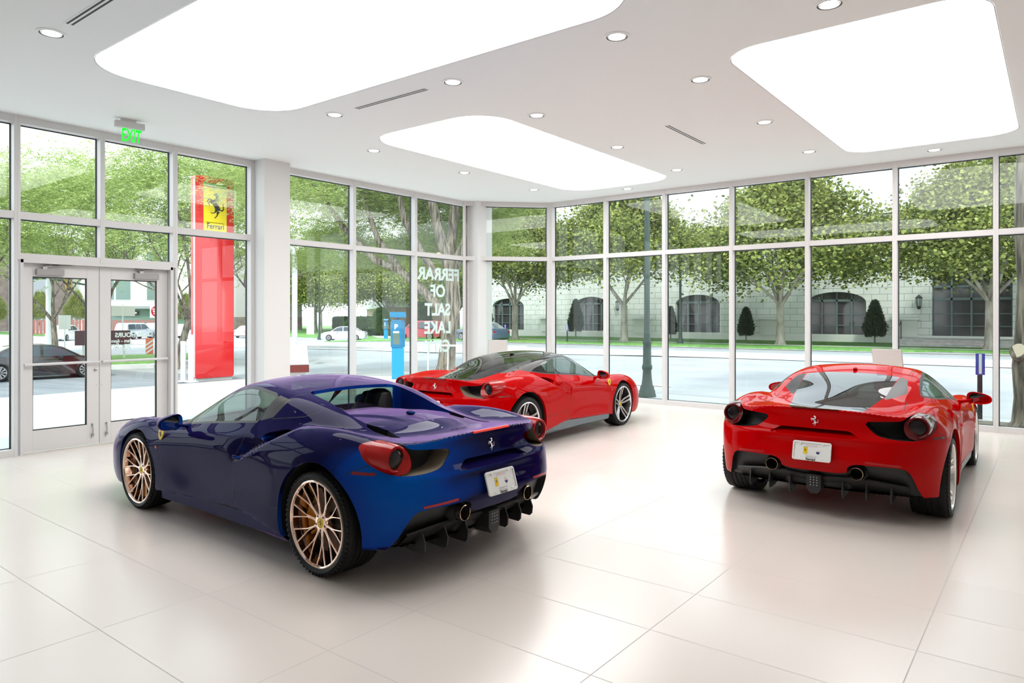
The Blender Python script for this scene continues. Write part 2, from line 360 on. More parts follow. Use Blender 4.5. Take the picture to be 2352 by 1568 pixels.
# ================================================================ sports car body
# car frame: x forward (0 = rear axle), y left, z up, metres
def _spl(xk, yk, xn):
    """natural cubic spline along axis 0"""
    xk = np.asarray(xk, float); yk = np.asarray(yk, float); n = len(xk); h = np.diff(xk)
    sh = yk.shape; yk = yk.reshape(n, -1); A = np.zeros((n, n)); b = np.zeros_like(yk); A[0, 0] = A[-1, -1] = 1
    for i in range(1, n-1):
        A[i, i-1] = h[i-1]; A[i, i] = 2*(h[i-1]+h[i]); A[i, i+1] = h[i]
        b[i] = 6*((yk[i+1]-yk[i])/h[i]-(yk[i]-yk[i-1])/h[i-1])
    M = np.linalg.solve(A, b); xn = np.clip(np.asarray(xn, float), xk[0], xk[-1]); j = np.clip(np.searchsorted(xk, xn)-1, 0, n-2)
    t = (xn-xk[j])[:, None]; u = (xk[j+1]-xn)[:, None]; hh = h[j][:, None]
    r = (M[j]*u**3+M[j+1]*t**3)/(6*hh)+(yk[j]/hh-M[j]*hh/6)*u+(yk[j+1]/hh-M[j+1]*hh/6)*t
    return r.reshape((len(xn),)+sh[1:])
class Tab:
    """smooth function of two variables from a small table"""
    def __init__(s, A, B, T, sa=.05, sb=.03):
        A = np.array(A, float); B = np.array(B, float); T = np.array(T, float)
        s.a0, s.b0, s.sa, s.sb = A[0], B[0], sa, sb
        an = np.arange(A[0]-2*sa, A[-1]+3*sa, sa); bn = np.arange(B[0]-2*sb, B[-1]+3*sb, sb); s.a0 = an[0]; s.b0 = bn[0]
        G = _spl(A, T, an); s.G = _spl(B, G.T, bn).T
    def __call__(s, a, b):
        a, b = np.broadcast_arrays(np.asarray(a, float), np.asarray(b, float))
        u = np.clip((a-s.a0)/s.sa, 1.001, s.G.shape[0]-2.001); v = np.clip((b-s.b0)/s.sb, 1.001, s.G.shape[1]-2.001)
        i = u.astype(int); j = v.astype(int); fu = u-i; fv = v-j
        def w(t): return ((1-t)**3/6, (3*t**3-6*t*t+4)/6, (-3*t**3+3*t*t+3*t+1)/6, t**3/6)
        wu = w(fu); wv = w(fv); r = 0.
        for p in range(4):
            for q in range(4): r = r + wu[p]*wv[q]*s.G[i+p-1, j+q-1]
        return r
class Crv:
    def __init__(s, X, Y): s.x = np.array(X, float); s.xx = np.arange(s.x[0], s.x[-1]+1e-6, .005); s.yy = _spl(s.x, np.array(Y, float), s.xx)
    def __call__(s, x): return np.interp(x, s.xx, s.yy)
def smin(a, b, k):
    h = np.maximum(k-np.abs(a-b), 0)/k; return np.minimum(a, b)-h*h*k*.25
def smax(a, b, k): return -smin(-a, -b, k)
def sstep(t): t = np.clip(t, 0, 1); return t*t*(3-2*t)

T_ = Tab([-1., -.72, -.55, -.35, -.1, .1, .3, .6, .9, 1.4, 1.8, 2.15, 2.45, 2.65, 2.9, 3.2, 3.5, 3.8, 4.0], [0, .2, .4, .55, .7, .8, .9, 1.0], [
 [.97, .97, .96, .94, .90, .89, .86, .80],
 [.943, .941, .935, .920, .895, .89, .86, .80],
 [.912, .912, .908, .905, .908, .905, .87, .80],
 [.895, .895, .893, .897, .925, .935, .90, .83],
 [.905, .90, .89, .89, .937, .962, .93, .86],
 [.91, .905, .895, .895, .940, .967, .935, .87],
 [.92, .91, .90, .90, .930, .958, .93, .87],
 [.93, .92, .91, .91, .92, .925, .895, .84],
 [.93, .93, .93, .93, .92, .895, .855, .80],
 [.90, .90, .90, .90, .888, .865, .82, .77],
 [.87, .87, .865, .86, .845, .825, .79, .74],
 [.84, .835, .825, .81, .795, .785, .765, .72],
 [.80, .79, .775, .765, .785, .79, .77, .72],
 [.765, .76, .745, .745, .785, .80, .782, .73],
 [.72, .715, .70, .71, .765, .785, .76, .70],
 [.655, .65, .645, .66, .71, .72, .69, .63],
 [.57, .57, .565, .57, .60, .60, .57, .5],
 [.44, .44, .43, .43, .42, .40, .37, .33],
 [.32, .32, .31, .30, .29, .27, .25, .22]])
ZS = [.08, .22, .35, .5, .62, .72, .82, .92, 1.02]
S_h = Tab([-.9, -.55, -.35, -.1, .2, .45, .7, 1.0, 1.4, 1.8, 2.15, 2.4, 2.65, 2.9, 3.2, 3.5, 3.8, 4.0], ZS, [
 [.80, .82, .86, .87, .87, .86, .85, .83, .80],
 [.86, .885, .905, .92, .925, .92, .905, .88, .85],
 [.885, .905, .925, .94, .95, .945, .93, .90, .86],
 [.91, .93, .95, .965, .973, .968, .95, .92, .88],
 [.93, .955, .968, .976, .979, .972, .955, .92, .88],
 [.93, .965, .968, .972, .972, .962, .945, .91, .87],
 [.92, .955, .955, .955, .955, .948, .925, .88, .83],
 [.91, .945, .942, .938, .94, .938, .905, .85, .80],
 [.90, .94, .932, .928, .938, .936, .90, .84, .79],
 [.90, .945, .938, .936, .947, .942, .91, .86, .81],
 [.91, .955, .958, .960, .965, .958, .93, .88, .83],
 [.90, .95, .965, .972, .974, .968, .945, .90, .85],
 [.89, .94, .958, .970, .974, .970, .95, .90, .85],
 [.88, .935, .95, .96, .962, .955, .93, .88, .82],
 [.87, .91, .93, .935, .925, .90, .86, .80, .74],
 [.80, .85, .87, .87, .85, .82, .78, .70, .6],
 [.68, .75, .77, .76, .74, .70, .66, .60, .5],
 [.5, .6, .62, .60, .55, .5, .4, .3, .2]])
ZR = [.10, .25, .35, .45, .52, .60, .67, .70, .74, .80, .86, .92, 1.0]
R_ = Tab([0, .2, .4, .55, .65, .75, .85, .92, 1.0], ZR, [
 [-.60, -.66, -.72, -.775, -.80, -.79, -.785, -.785, -.745, -.722, -.720, -.728, -.74],
 [-.60, -.66, -.72, -.775, -.80, -.785, -.78, -.785, -.745, -.722, -.718, -.726, -.74],
 [-.58, -.64, -.70, -.765, -.79, -.775, -.768, -.770, -.740, -.708, -.700, -.710, -.72],
 [-.55, -.62, -.675, -.745, -.76, -.755, -.748, -.745, -.715, -.672, -.658, -.655, -.66],
 [-.53, -.60, -.655, -.712, -.725, -.72, -.712, -.708, -.68, -.628, -.602, -.59, -.58],
 [-.49, -.575, -.625, -.655, -.665, -.662, -.655, -.645, -.605, -.565, -.54, -.52, -.50],
 [-.42, -.475, -.51, -.535, -.548, -.55, -.545, -.535, -.505, -.465, -.44, -.42, -.40],
 [-.30, -.35, -.375, -.395, -.405, -.41, -.405, -.40, -.37, -.33, -.31, -.29, -.27],
 [-.08, -.10, -.11, -.12, -.12, -.12, -.12, -.12, -.10, -.08, -.06, -.05, -.05]], sa=.04, sb=.02)
ZN = [.08, .2, .35, .5, .65, .8]
N_ = Tab([0, .3, .6, .75, .85, .95, 1.05], ZN, [
 [3.70, 3.77, 3.79, 3.76, 3.6, 3.3], [3.68, 3.75, 3.77, 3.74, 3.58, 3.28], [3.58, 3.66, 3.68, 3.64, 3.5, 3.2],
 [3.46, 3.55, 3.57, 3.53, 3.40, 3.15], [3.30, 3.42, 3.45, 3.42, 3.3, 3.1], [3.0, 3.15, 3.2, 3.2, 3.1, 3.0], [2.7, 2.8, 2.9, 2.9, 2.9, 2.9]], sa=.05, sb=.05)
Zc = Crv([-.9, -.6, -.4, -.2, 0, .25, .5, .75, .95, 1.2, 1.4, 1.6, 1.8, 2.0, 2.2, 2.4, 2.6, 3.0], [.80, .87, .905, .945, .985, 1.035, 1.085, 1.133, 1.166, 1.198, 1.208, 1.188, 1.128, 1.038, .930, .825, .72, .5])
Cw = Crv([-.9, -.3, 0, .24, .4, .7, 1.0, 1.3, 1.6, 1.8, 2.2, 3.0], [.30, .32, .30, .27, .18, .09, .10, .13, .20, .28, .26, .2])
Yb = Crv([-.9, -.5, -.3, 0, .3, .6, .9, 1.4, 1.8, 2.16, 2.4, 3.0], [.40, .44, .49, .56, .66, .755, .800, .822, .828, .805, .76, .6])
Zb = Crv([-.9, 0, .3, .6, .9, 1.2, 1.5, 1.8, 2.16, 2.6, 3.0], [.93, .93, .93, .93, .92, .897, .868, .833, .787, .74, .7])
Sg = Crv([-.9, -.3, 0, .3, .6, .9, 1.4, 2.0, 3.0], [2.2, 2.0, 1.7, 1.35, 1.05, .86, .82, .78, .75])
Eb = Crv([-1.2, -.8, -.4, -.2, .2, .35, .55, .8, 1.0, 1.3, 2.14, 2.4, 3.0, 3.4, 3.8, 4.2], [.245, .24, .235, .20, .17, .185, .215, .250, .272, .258, .228, .2, .15, .16, .20, .2])
# side air intake: the haunch stands proud behind a diagonal lip
IA = np.array([1.13, .585]); IB = np.array([.50, .885])
def S_(x, z):
    s = S_h(x, z); d = IB-IA; L = np.hypot(*d); d = d/L; n = np.array([-d[1], d[0]])   # n points to the front/top side
    t = ((x-IA[0])*d[0]+(z-IA[1])*d[1])/L; q = (x-IA[0])*n[0]+(z-IA[1])*n[1]; q = -q if n[1] < 0 else q
    dep = .125*sstep(t*1.15)*(1-.9*sstep((t-1.0)/.25))
    front = sstep((q+.008)/.022)*(1-sstep((q-.05)/.30))
    return s-dep*front*sstep((z-.55)/.08)
def field(x, y, z):
    y = np.abs(y)
    a = T_(x, y)-z; b = S_(x, z)-y; c = x-R_(y, z); d = N_(y, z)-x; e = z-Eb(x)
    k = .10+.09*sstep((.9-x)/.6)+.05*sstep((x-2.1)/.4)
    f = smin(a, b, k); f = smin(f, c, .022+.03*sstep((y-.7)/.15)); f = smin(f, d, .12); f = smin(f, e, .03)
    g = Zc(x)-Cw(x)*y*y-z; zz = np.maximum(z-Zb(x), -.1); h = Yb(x)-Sg(x)*zz-.25*np.maximum(zz, 0)**2-y
    gh = smin(g, h*.8, .07); gh = smin(gh, z-.6, .1); gh = smin(gh, x+.62, .2); gh = smin(gh, 2.95-x, .2)
    return smax(f, gh, .035)
class Shell:
    def __init__(s):
        # rays from a spine inside the body
        xs = np.concatenate([np.arange(-.30, .90, .014), np.arange(.90, 2.0, .022), np.arange(2.0, 3.101, .017)])
        cap = np.radians(np.linspace(0, 90, 66)); up = np.linspace(-1, 1, 150)
        ph = np.radians(90*(.80*up+.20*up**3)); ph[0] = -math.pi/2; ph[-1] = math.pi/2
        O = []; D = []
        for p in cap[::-1][:-1]: O.append((-.30, 0, .50)); D.append((-math.sin(p), math.cos(p)))
        for x in xs: O.append((x, 0, .50)); D.append((0, 1))
        for p in cap[1:]: O.append((3.10, 0, .40)); D.append((math.sin(p), math.cos(p)))
        for i in range(len(O)):
            if O[i][0] > 2.6: O[i] = (O[i][0], 0, .50-.10*min(1, (O[i][0]-2.6)/.5))
        O = np.array(O)[:, None, :]; D = np.array(D); nu = len(D); nv = len(ph)
        d = np.zeros((nu, nv, 3)); d[..., 0] = D[:, None, 0]*np.cos(ph); d[..., 1] = D[:, None, 1]*np.cos(ph); d[..., 2] = np.sin(ph)
        lo = np.zeros((nu, nv)); hi = np.full((nu, nv), 1.3); found = np.zeros((nu, nv), bool); t = 0.
        for k in range(1, 53):
            t2 = k*.025; P = O+d*t2; f = field(P[..., 0], P[..., 1], P[..., 2]); new = (~found) & (f < 0)
            hi[new] = t2; lo[new] = t2-.025; found |= new
        for _ in range(18):
            mid = (lo+hi)/2; P = O+d*mid[..., None]; f = field(P[..., 0], P[..., 1], P[..., 2]); pos = f > 0
            lo = np.where(pos, mid, lo); hi = np.where(pos, hi, mid)
        P = O+d*lo[..., None]; P[:, 0, 1] = 0; P[:, -1, 1] = 0; P[0, :, 1] = 0; P[-1, :, 1] = 0
        s.V = [tuple(p) for p in P.reshape(-1, 3)]
        s.F = []; s.L = []
        for i in range(nu-1):
            for j in range(nv-1): s.F.append((i*nv+j, i*nv+j+1, (i+1)*nv+j+1, (i+1)*nv+j))
        s.L = ['body']*len(s.F)
    def cen(s, idx): V = np.array(s.V); return np.array([V[list(s.F[i])].mean(0) for i in idx])
    def arr(s):
        V = np.array(s.V); C = np.zeros((len(s.F), 3)); N = np.zeros((len(s.F), 3))
        q = [i for i, f in enumerate(s.F) if len(f) == 4]; Q = np.array([s.F[i] for i in q]); C[q] = V[Q].mean(1); N[q] = np.cross(V[Q[:, 2]]-V[Q[:, 0]], V[Q[:, 3]]-V[Q[:, 1]])
        for i, f in enumerate(s.F):
            if len(f) != 4: P = V[list(f)]; C[i] = P.mean(0); N[i] = sum(np.cross(P[k]-P[0], P[k+1]-P[0]) for k in range(1, len(f)-1))
        return V, C, N/np.maximum(np.linalg.norm(N, axis=1), 1e-12)[:, None]
    def clip(s, g, src, mask=None, label=None):
        """cut faces with label in src where g(V) changes sign; g<0 side takes `label` when given"""
        V, C, N = s.arr(); G = g(V); mk = mask(C, N) if mask else np.ones(len(s.F), bool); src = (src,) if isinstance(src, str) else src
        cache = {}; F2 = []; L2 = []
        def cut(a, b):
            k = (min(a, b), max(a, b))
            if k not in cache:
                t = G[k[0]]/(G[k[0]]-G[k[1]]); p = V[k[0]]+(V[k[1]]-V[k[0]])*t; s.V.append(tuple(p)); cache[k] = len(s.V)-1
            return cache[k]
        for i, f in enumerate(s.F):
            if s.L[i] not in src or not mk[i]: F2.append(f); L2.append(s.L[i]); continue
            gg = [G[a] for a in f]; mn = min(gg); mxx = max(gg)
            if mn >= 0: F2.append(f); L2.append(s.L[i]); continue
            if mxx <= 0: F2.append(f); L2.append(label or s.L[i]); continue
            neg = []; pos = []
            for k in range(len(f)):
                a, b = f[k], f[(k+1) % len(f)]; ga, gb = G[a], G[b]
                if ga <= 0: neg.append(a)
                if ga >= 0: pos.append(a)
                if (ga < 0 < gb) or (gb < 0 < ga): c = cut(a, b); neg.append(c); pos.append(c)
            if len(neg) > 2: F2.append(tuple(neg)); L2.append(label or s.L[i])
            if len(pos) > 2: F2.append(tuple(pos)); L2.append(s.L[i])
        # neighbours that were not cut keep T-junctions only at mask borders
        s.F, s.L = F2, L2
    def band(s, dfun, w, src, mask, label='gap'):
        """narrow strip |d|<w inside mask -> label"""
        s.clip(lambda V: dfun(V)+w, src, mask); s.clip(lambda V: -dfun(V)+w, src, mask)
        V, C, N = s.arr(); D = np.abs(dfun(C)); mk = mask(C, N); src = (src,) if isinstance(src, str) else src
        for i in range(len(s.F)):
            if s.L[i] in src and mk[i] and D[i] < w: s.L[i] = label
    def push(s, label, vec, wall, new=None):
        """move a region by vec (V->offset) leaving walls round its border"""
        idx = [i for i, l in enumerate(s.L) if l == label]
        if not idx: return
        V = np.array(s.V); vs = sorted({a for i in idx for a in s.F[i]}); off = vec(V[vs]); mp = {}
        for a, o in zip(vs, off): s.V.append(tuple(V[a]+o)); mp[a] = len(s.V)-1
        ed = {}
        for i in idx:
            f = s.F[i]
            for k in range(len(f)): e = (f[k], f[(k+1) % len(f)]); ed[e] = 1
        for i in idx: s.F[i] = tuple(mp[a] for a in s.F[i])
        for (a, b) in ed:
            if (b, a) not in ed and not (abs(V[a][1]) < 1e-6 and abs(V[b][1]) < 1e-6):
                s.F.append((a, b, mp[b], mp[a])); s.L.append(wall)
        if new:
            for i in idx: s.L[i] = new
    def out(s, name, labels, mats, parent, solid=0., sharp=32.):
        """mirror the half shell and link the faces of the given labels as one mesh"""
        sel = [i for i, l in enumerate(s.L) if l in labels]
        if not sel: return None
        use = sorted({a for i in sel for a in s.F[i]}); mp = {a: k for k, a in enumerate(use)}; n = len(use); V = [s.V[a] for a in use]
        F = [tuple(mp[a] for a in s.F[i]) for i in sel]; Vm = [(x, -y, z) for x, y, z in V]
        ml = [list(mats).index(s.L[i]) if s.L[i] in mats else 0 for i in sel] if len(mats) > 1 else [0]*len(sel)
        def mk(W_, FF, MM):
            me = bpy.data.meshes.new(name); me.from_pydata(W_, [], FF)
            for q in mats.values(): me.materials.append(q)
            me.polygons.foreach_set('material_index', MM); me.polygons.foreach_set('use_smooth', [True]*len(FF))
            bm = bmesh.new(); bm.from_mesh(me); bmesh.ops.remove_doubles(bm, verts=bm.verts, dist=2e-5); bmesh.ops.dissolve_degenerate(bm, edges=bm.edges, dist=1e-5); bm.to_mesh(me); bm.free()
            me.set_sharp_from_angle(angle=R(sharp)); me.update()
            return link_mesh(name, me, parent)
        if min(p[1] for p in V) > 1e-4: return [mk(V, F, ml), mk(Vm, [f[::-1] for f in F], ml)]
        return mk(V+Vm, F+[tuple(a+n for a in f[::-1]) for f in F], ml+ml)
def poly_sd(P, ax):
    """signed distance to a closed polygon, negative inside; ax = the two coordinate indices"""
    P = np.array(P, float); Q = np.roll(P, -1, 0)
    def f(V):
        p = V[:, list(ax)]; d = np.full(len(p), 1e9); ins = np.zeros(len(p), bool)
        for a, b in zip(P, Q):
            e = b-a; w = p-a; t = np.clip((w@e)/(e@e), 0, 1); r = w-t[:, None]*e; d = np.minimum(d, np.hypot(r[:, 0], r[:, 1]))
            c = ((a[1] > p[:, 1]) != (b[1] > p[:, 1])) & (p[:, 0] < (b[0]-a[0])*(p[:, 1]-a[1])/(b[1]-a[1]+1e-12)+a[0]); ins ^= c
        return np.where(ins, -d, d)
    return f
def smooth_poly(P, n=3):
    P = [tuple(p) for p in P]
    for _ in range(n):
        Q = []
        for i in range(len(P)):
            a, b = P[i], P[(i+1) % len(P)]; Q += [(a[0]*.75+b[0]*.25, a[1]*.75+b[1]*.25), (a[0]*.25+b[0]*.75, a[1]*.25+b[1]*.75)]
        P = Q
    return P
def line_sd(P, ax):
    """signed distance to an open polyline"""
    P = np.array(P, float)
    def f(V):
        p = V[:, list(ax)]; d = np.full(len(p), 1e9); sg = np.ones(len(p))
        for a, b in zip(P[:-1], P[1:]):
            e = b-a; w = p-a; t = np.clip((w@e)/(e@e), 0, 1); r = w-t[:, None]*e; q = np.hypot(r[:, 0], r[:, 1]); c = np.sign(e[0]*w[:, 1]-e[1]*w[:, 0]+1e-15)
            m = q < d; d = np.where(m, q, d); sg = np.where(m, c, sg)
        return d*sg
    return f
# ================================================================ car materials
def car_paint(name, base, flip=None, coat=1.):
    m = mat(name, base, .32, .0); b = bsdf(m); b.inputs['Coat Weight'].default_value = coat; b.inputs['Coat Roughness'].default_value = .01; b.inputs['Coat IOR'].default_value = 1.29; b.inputs['Specular IOR Level'].default_value = 0.; b.inputs['IOR'].default_value = 1.0
    ge = nd(m, 'ShaderNodeNewGeometry'); out = [n for n in m.node_tree.nodes if n.type == 'OUTPUT_MATERIAL'][0]
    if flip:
        # pearl flake: viewing-angle hue shift; dark middle stops colour in dark reflections on the sides
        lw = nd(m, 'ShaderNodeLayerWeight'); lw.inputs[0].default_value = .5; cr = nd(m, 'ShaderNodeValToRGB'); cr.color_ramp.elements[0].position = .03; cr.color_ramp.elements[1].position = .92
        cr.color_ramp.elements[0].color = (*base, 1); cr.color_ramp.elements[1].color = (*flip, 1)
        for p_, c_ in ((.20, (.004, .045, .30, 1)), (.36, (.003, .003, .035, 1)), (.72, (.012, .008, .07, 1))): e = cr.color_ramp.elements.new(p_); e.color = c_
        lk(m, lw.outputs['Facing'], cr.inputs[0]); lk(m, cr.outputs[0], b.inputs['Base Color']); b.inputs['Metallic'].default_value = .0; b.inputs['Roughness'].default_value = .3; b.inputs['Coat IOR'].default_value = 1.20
    inner = nd(m, 'ShaderNodeBsdfDiffuse'); inner.inputs[0].default_value = (.012, .012, .013, 1); mx = nd(m, 'ShaderNodeMixShader')
    lk(m, ge.outputs['Backfacing'], mx.inputs[0]); lk(m, b.outputs[0], mx.inputs[1]); lk(m, inner.outputs[0], mx.inputs[2]); lk(m, mx.outputs[0], out.inputs[0])
    return m
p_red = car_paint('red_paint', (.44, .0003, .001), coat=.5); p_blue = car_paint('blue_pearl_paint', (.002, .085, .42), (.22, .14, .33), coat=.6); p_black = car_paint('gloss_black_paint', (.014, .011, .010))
m_satin = mat('satin_black', (.018, .017, .017), .42); m_mesh = mat('matte_black_trim', (.012, .012, .012), .55); m_gap = mat('panel_gap', (.006, .006, .007), .7)
m_duct = mat('duct_grey', (.26, .215, .165), .4, .0); m_duct2 = mat('duct_black', (.02, .018, .017), .3)
m_skirt = mat('carbon_skirt', (.10, .13, .15), .3)
m_cglass = mat('tinted_car_glass', (.5,.6,.55), 0); make_glass(m_cglass, (.40, .50, .45), .06)
m_cglass2 = mat('dark_rear_glass', (.3,.3,.28), 0); make_glass(m_cglass2, (.16, .16, .13), .10)
m_lens = mat('red_lens', (.36, .003, .003), .15); bsdf(m_lens).inputs['Coat Weight'].default_value = .5; bsdf(m_lens).inputs['Specular IOR Level'].default_value = .1
m_lens2 = mat('smoked_red_lens', (.09, .002, .003), .1); bsdf(m_lens2).inputs['Coat Weight'].default_value = .5; bsdf(m_lens2).inputs['Specular IOR Level'].default_value = .1
m_lensd = mat('dark_lens_core', (.012, .008, .008), .12); bsdf(m_lensd).inputs['Specular IOR Level'].default_value = .3
m_markr = mat('marker_red', (.20, .003, .006), .3); m_refl = mat('red_reflector', (.40, .005, .008), .3); m_chm = mat('red_brake_strip', (.8, .03, .015), .3)
bsdf(m_chm).inputs['Emission Color'].default_value = (1, .05, .02, 1); bsdf(m_chm).inputs['Emission Strength'].default_value = .12
m_rub = mat('tyre_rubber', (.008, .008, .008), .6); bsdf(m_rub).inputs['Specular IOR Level'].default_value = .3; m_rose = mat('rose_gold_alloy', (.90, .69, .58), .09, 1.); m_gun = mat('gunmetal_alloy', (.16, .15, .15), .28, .9); m_silv = mat('machined_silver', (.82, .82, .82), .22, 1.)
m_silv2 = mat('bright_silver_alloy', (.82, .80, .76), .25, .85)
m_disc = mat('brake_disc', (.16, .15, .15), .35, .8); m_calY = mat('yellow_caliper', (.62, .26, .01), .35); m_calS = mat('silver_caliper', (.5, .5, .5), .4, .6); m_calR = mat('red_caliper', (.5, .01, .01), .35)
m_yel = mat('badge_yellow', (.85, .56, .01), .3); m_blk = mat('badge_black', (.01, .01, .01), .3); m_chr = mat('chrome', (.85, .85, .86), .08, 1.)
m_int = mat('cabin_leather', (.022, .018, .016), .55); m_seat = mat('tan_leather', (.50, .40, .31), .5); m_dash = mat('dash_leather', (.03, .026, .022), .5)
m_plate = mat('plate_white', (.80, .80, .78), .35); m_navy = mat('plate_navy', (.01, .02, .14), .4); m_pred = mat('plate_red_print', (.62, .25, .24), .5); m_gtxt = mat('plate_grey_print', (.35, .35, .38), .5)
m_mirror = mat('mirror_glass', (.34, .33, .34), .02, 1.); m_pipe = mat('exhaust_steel', (.55, .40, .28), .18, 1.); m_orange = mat('orange_repeater', (.75, .12, .01), .3)
m_grn = mat('flag_green', (.0, .32, .10), .5); m_wht = mat('flag_white', (.85, .85, .85), .5)
HORSE = [[(575,560,12),(620,555,22),(655,540,28),(668,548,30)], [(665,545,32),(690,610,38),(670,690,50)], [(640,690,50),(600,730,62),(650,800,58),(700,870,58),(720,920,52)], [(712,930,44),(690,970,28),(685,1020,15),(660,1060,10),(620,1095,13)],
 [(650,880,28),(640,950,16),(600,980,9),(530,985,10)], [(560,720,30),(520,670,17),(485,660,13),(450,700,11),(435,750,10)], [(550,740,30),(490,720,15),(470,760,12),(495,825,11)], [(760,905,15),(810,905,17),(838,870,17),(834,800,14),(825,735,6)]]
def horse_mesh(h, m, thick=.22, flip=False):
    mb = MB(); k = h/590.
    for st in HORSE:
        mb.tube([((x-640)*k*(-1 if flip else 1), 0, (800-y)*k) for x, y, r in st], 0, 10, rr=[r*k for x, y, r in st])
    mb.v = [(x, y*thick, z) for x, y, z in mb.v]
    me = bpy.data.meshes.new('horse'); me.from_pydata(mb.v, [], mb.f); me.materials.append(m); me.polygons.foreach_set('use_smooth', [True]*len(me.polygons)); return me
def place(o, loc, fwd, up=(0,0,1)):
    """object's -y axis faces fwd, z up"""
    y = -Vector(fwd).normalized(); x = y.cross(Vector(up)).normalized(); z = x.cross(y)
    o.matrix_local = Matrix.Translation(loc) @ Matrix((x, y, z)).transposed().to_4x4(); return o
# ================================================================ body shell, cut once per variant
ARCH = [((0., .348), .412), ((2.652, .340), .372)]
side_mask = lambda C, N: (np.abs(N[:, 1]) > .25) & (C[:, 1] > .35)
rear_mask = lambda C, N: (C[:, 0] < -.25) & (N[:, 0] < -.05)
top_mask = lambda C, N: N[:, 2] > .2
def zd(x, y):
    t = sstep((x+.15)/.35); c = .315*(1-t)+.10*t; y = np.abs(y)
    return .955-.02*sstep((x-.35)/.4)-c*y*y+.014*t*(1-sstep((y-.16-.10*sstep((x-.1)/.6))/.05))
WIN_S = [(2.165,.797),(1.95,.826),(1.7,.858),(1.45,.885),(1.2,.908),(.95,.930),(.94,1.095),(1.0,1.108),(1.2,1.128),(1.35,1.130),(1.455,1.122),(1.62,1.070),(1.81,.988),(2.0,.888)]
WIN_C = [(2.165,.797),(1.95,.826),(1.7,.858),(1.45,.885),(1.2,.908),(.95,.930),(.70,.950),(.47,.985),(.62,1.028),(.80,1.078),(.95,1.103),(1.2,1.128),(1.35,1.130),(1.455,1.122),(1.62,1.070),(1.81,.988),(2.0,.888)]
def offs(P, d):
    P = np.array(P); n = len(P); Q = []
    a = sum(P[i][0]*P[(i+1) % n][1]-P[(i+1) % n][0]*P[i][1] for i in range(n)); s = 1 if a > 0 else -1
    for i in range(n):
        t = P[(i+1) % n]-P[i-1]; t = t/np.hypot(*t); Q.append(P[i]+s*d*np.array([t[1], -t[0]]))
    return Q
LAMP = [(.375,.853),(.50,.862),(.655,.866),(.675,.895),(.715,.920),(.775,.925),(.835,.908),(.875,.865),(.878,.81),(.850,.762),(.80,.728),(.73,.716),(.60,.726),(.49,.744),(.43,.79)]
DIFF = [(-.1,.407),(.18,.410),(.262,.425),(.270,.47),(.300,.497),(.36,.508),(.60,.506),(.68,.496),(.712,.470),(.738,.411),(.762,.33),(.79,.262),(.81,.20),(.82,.05),(-.1,.05)]
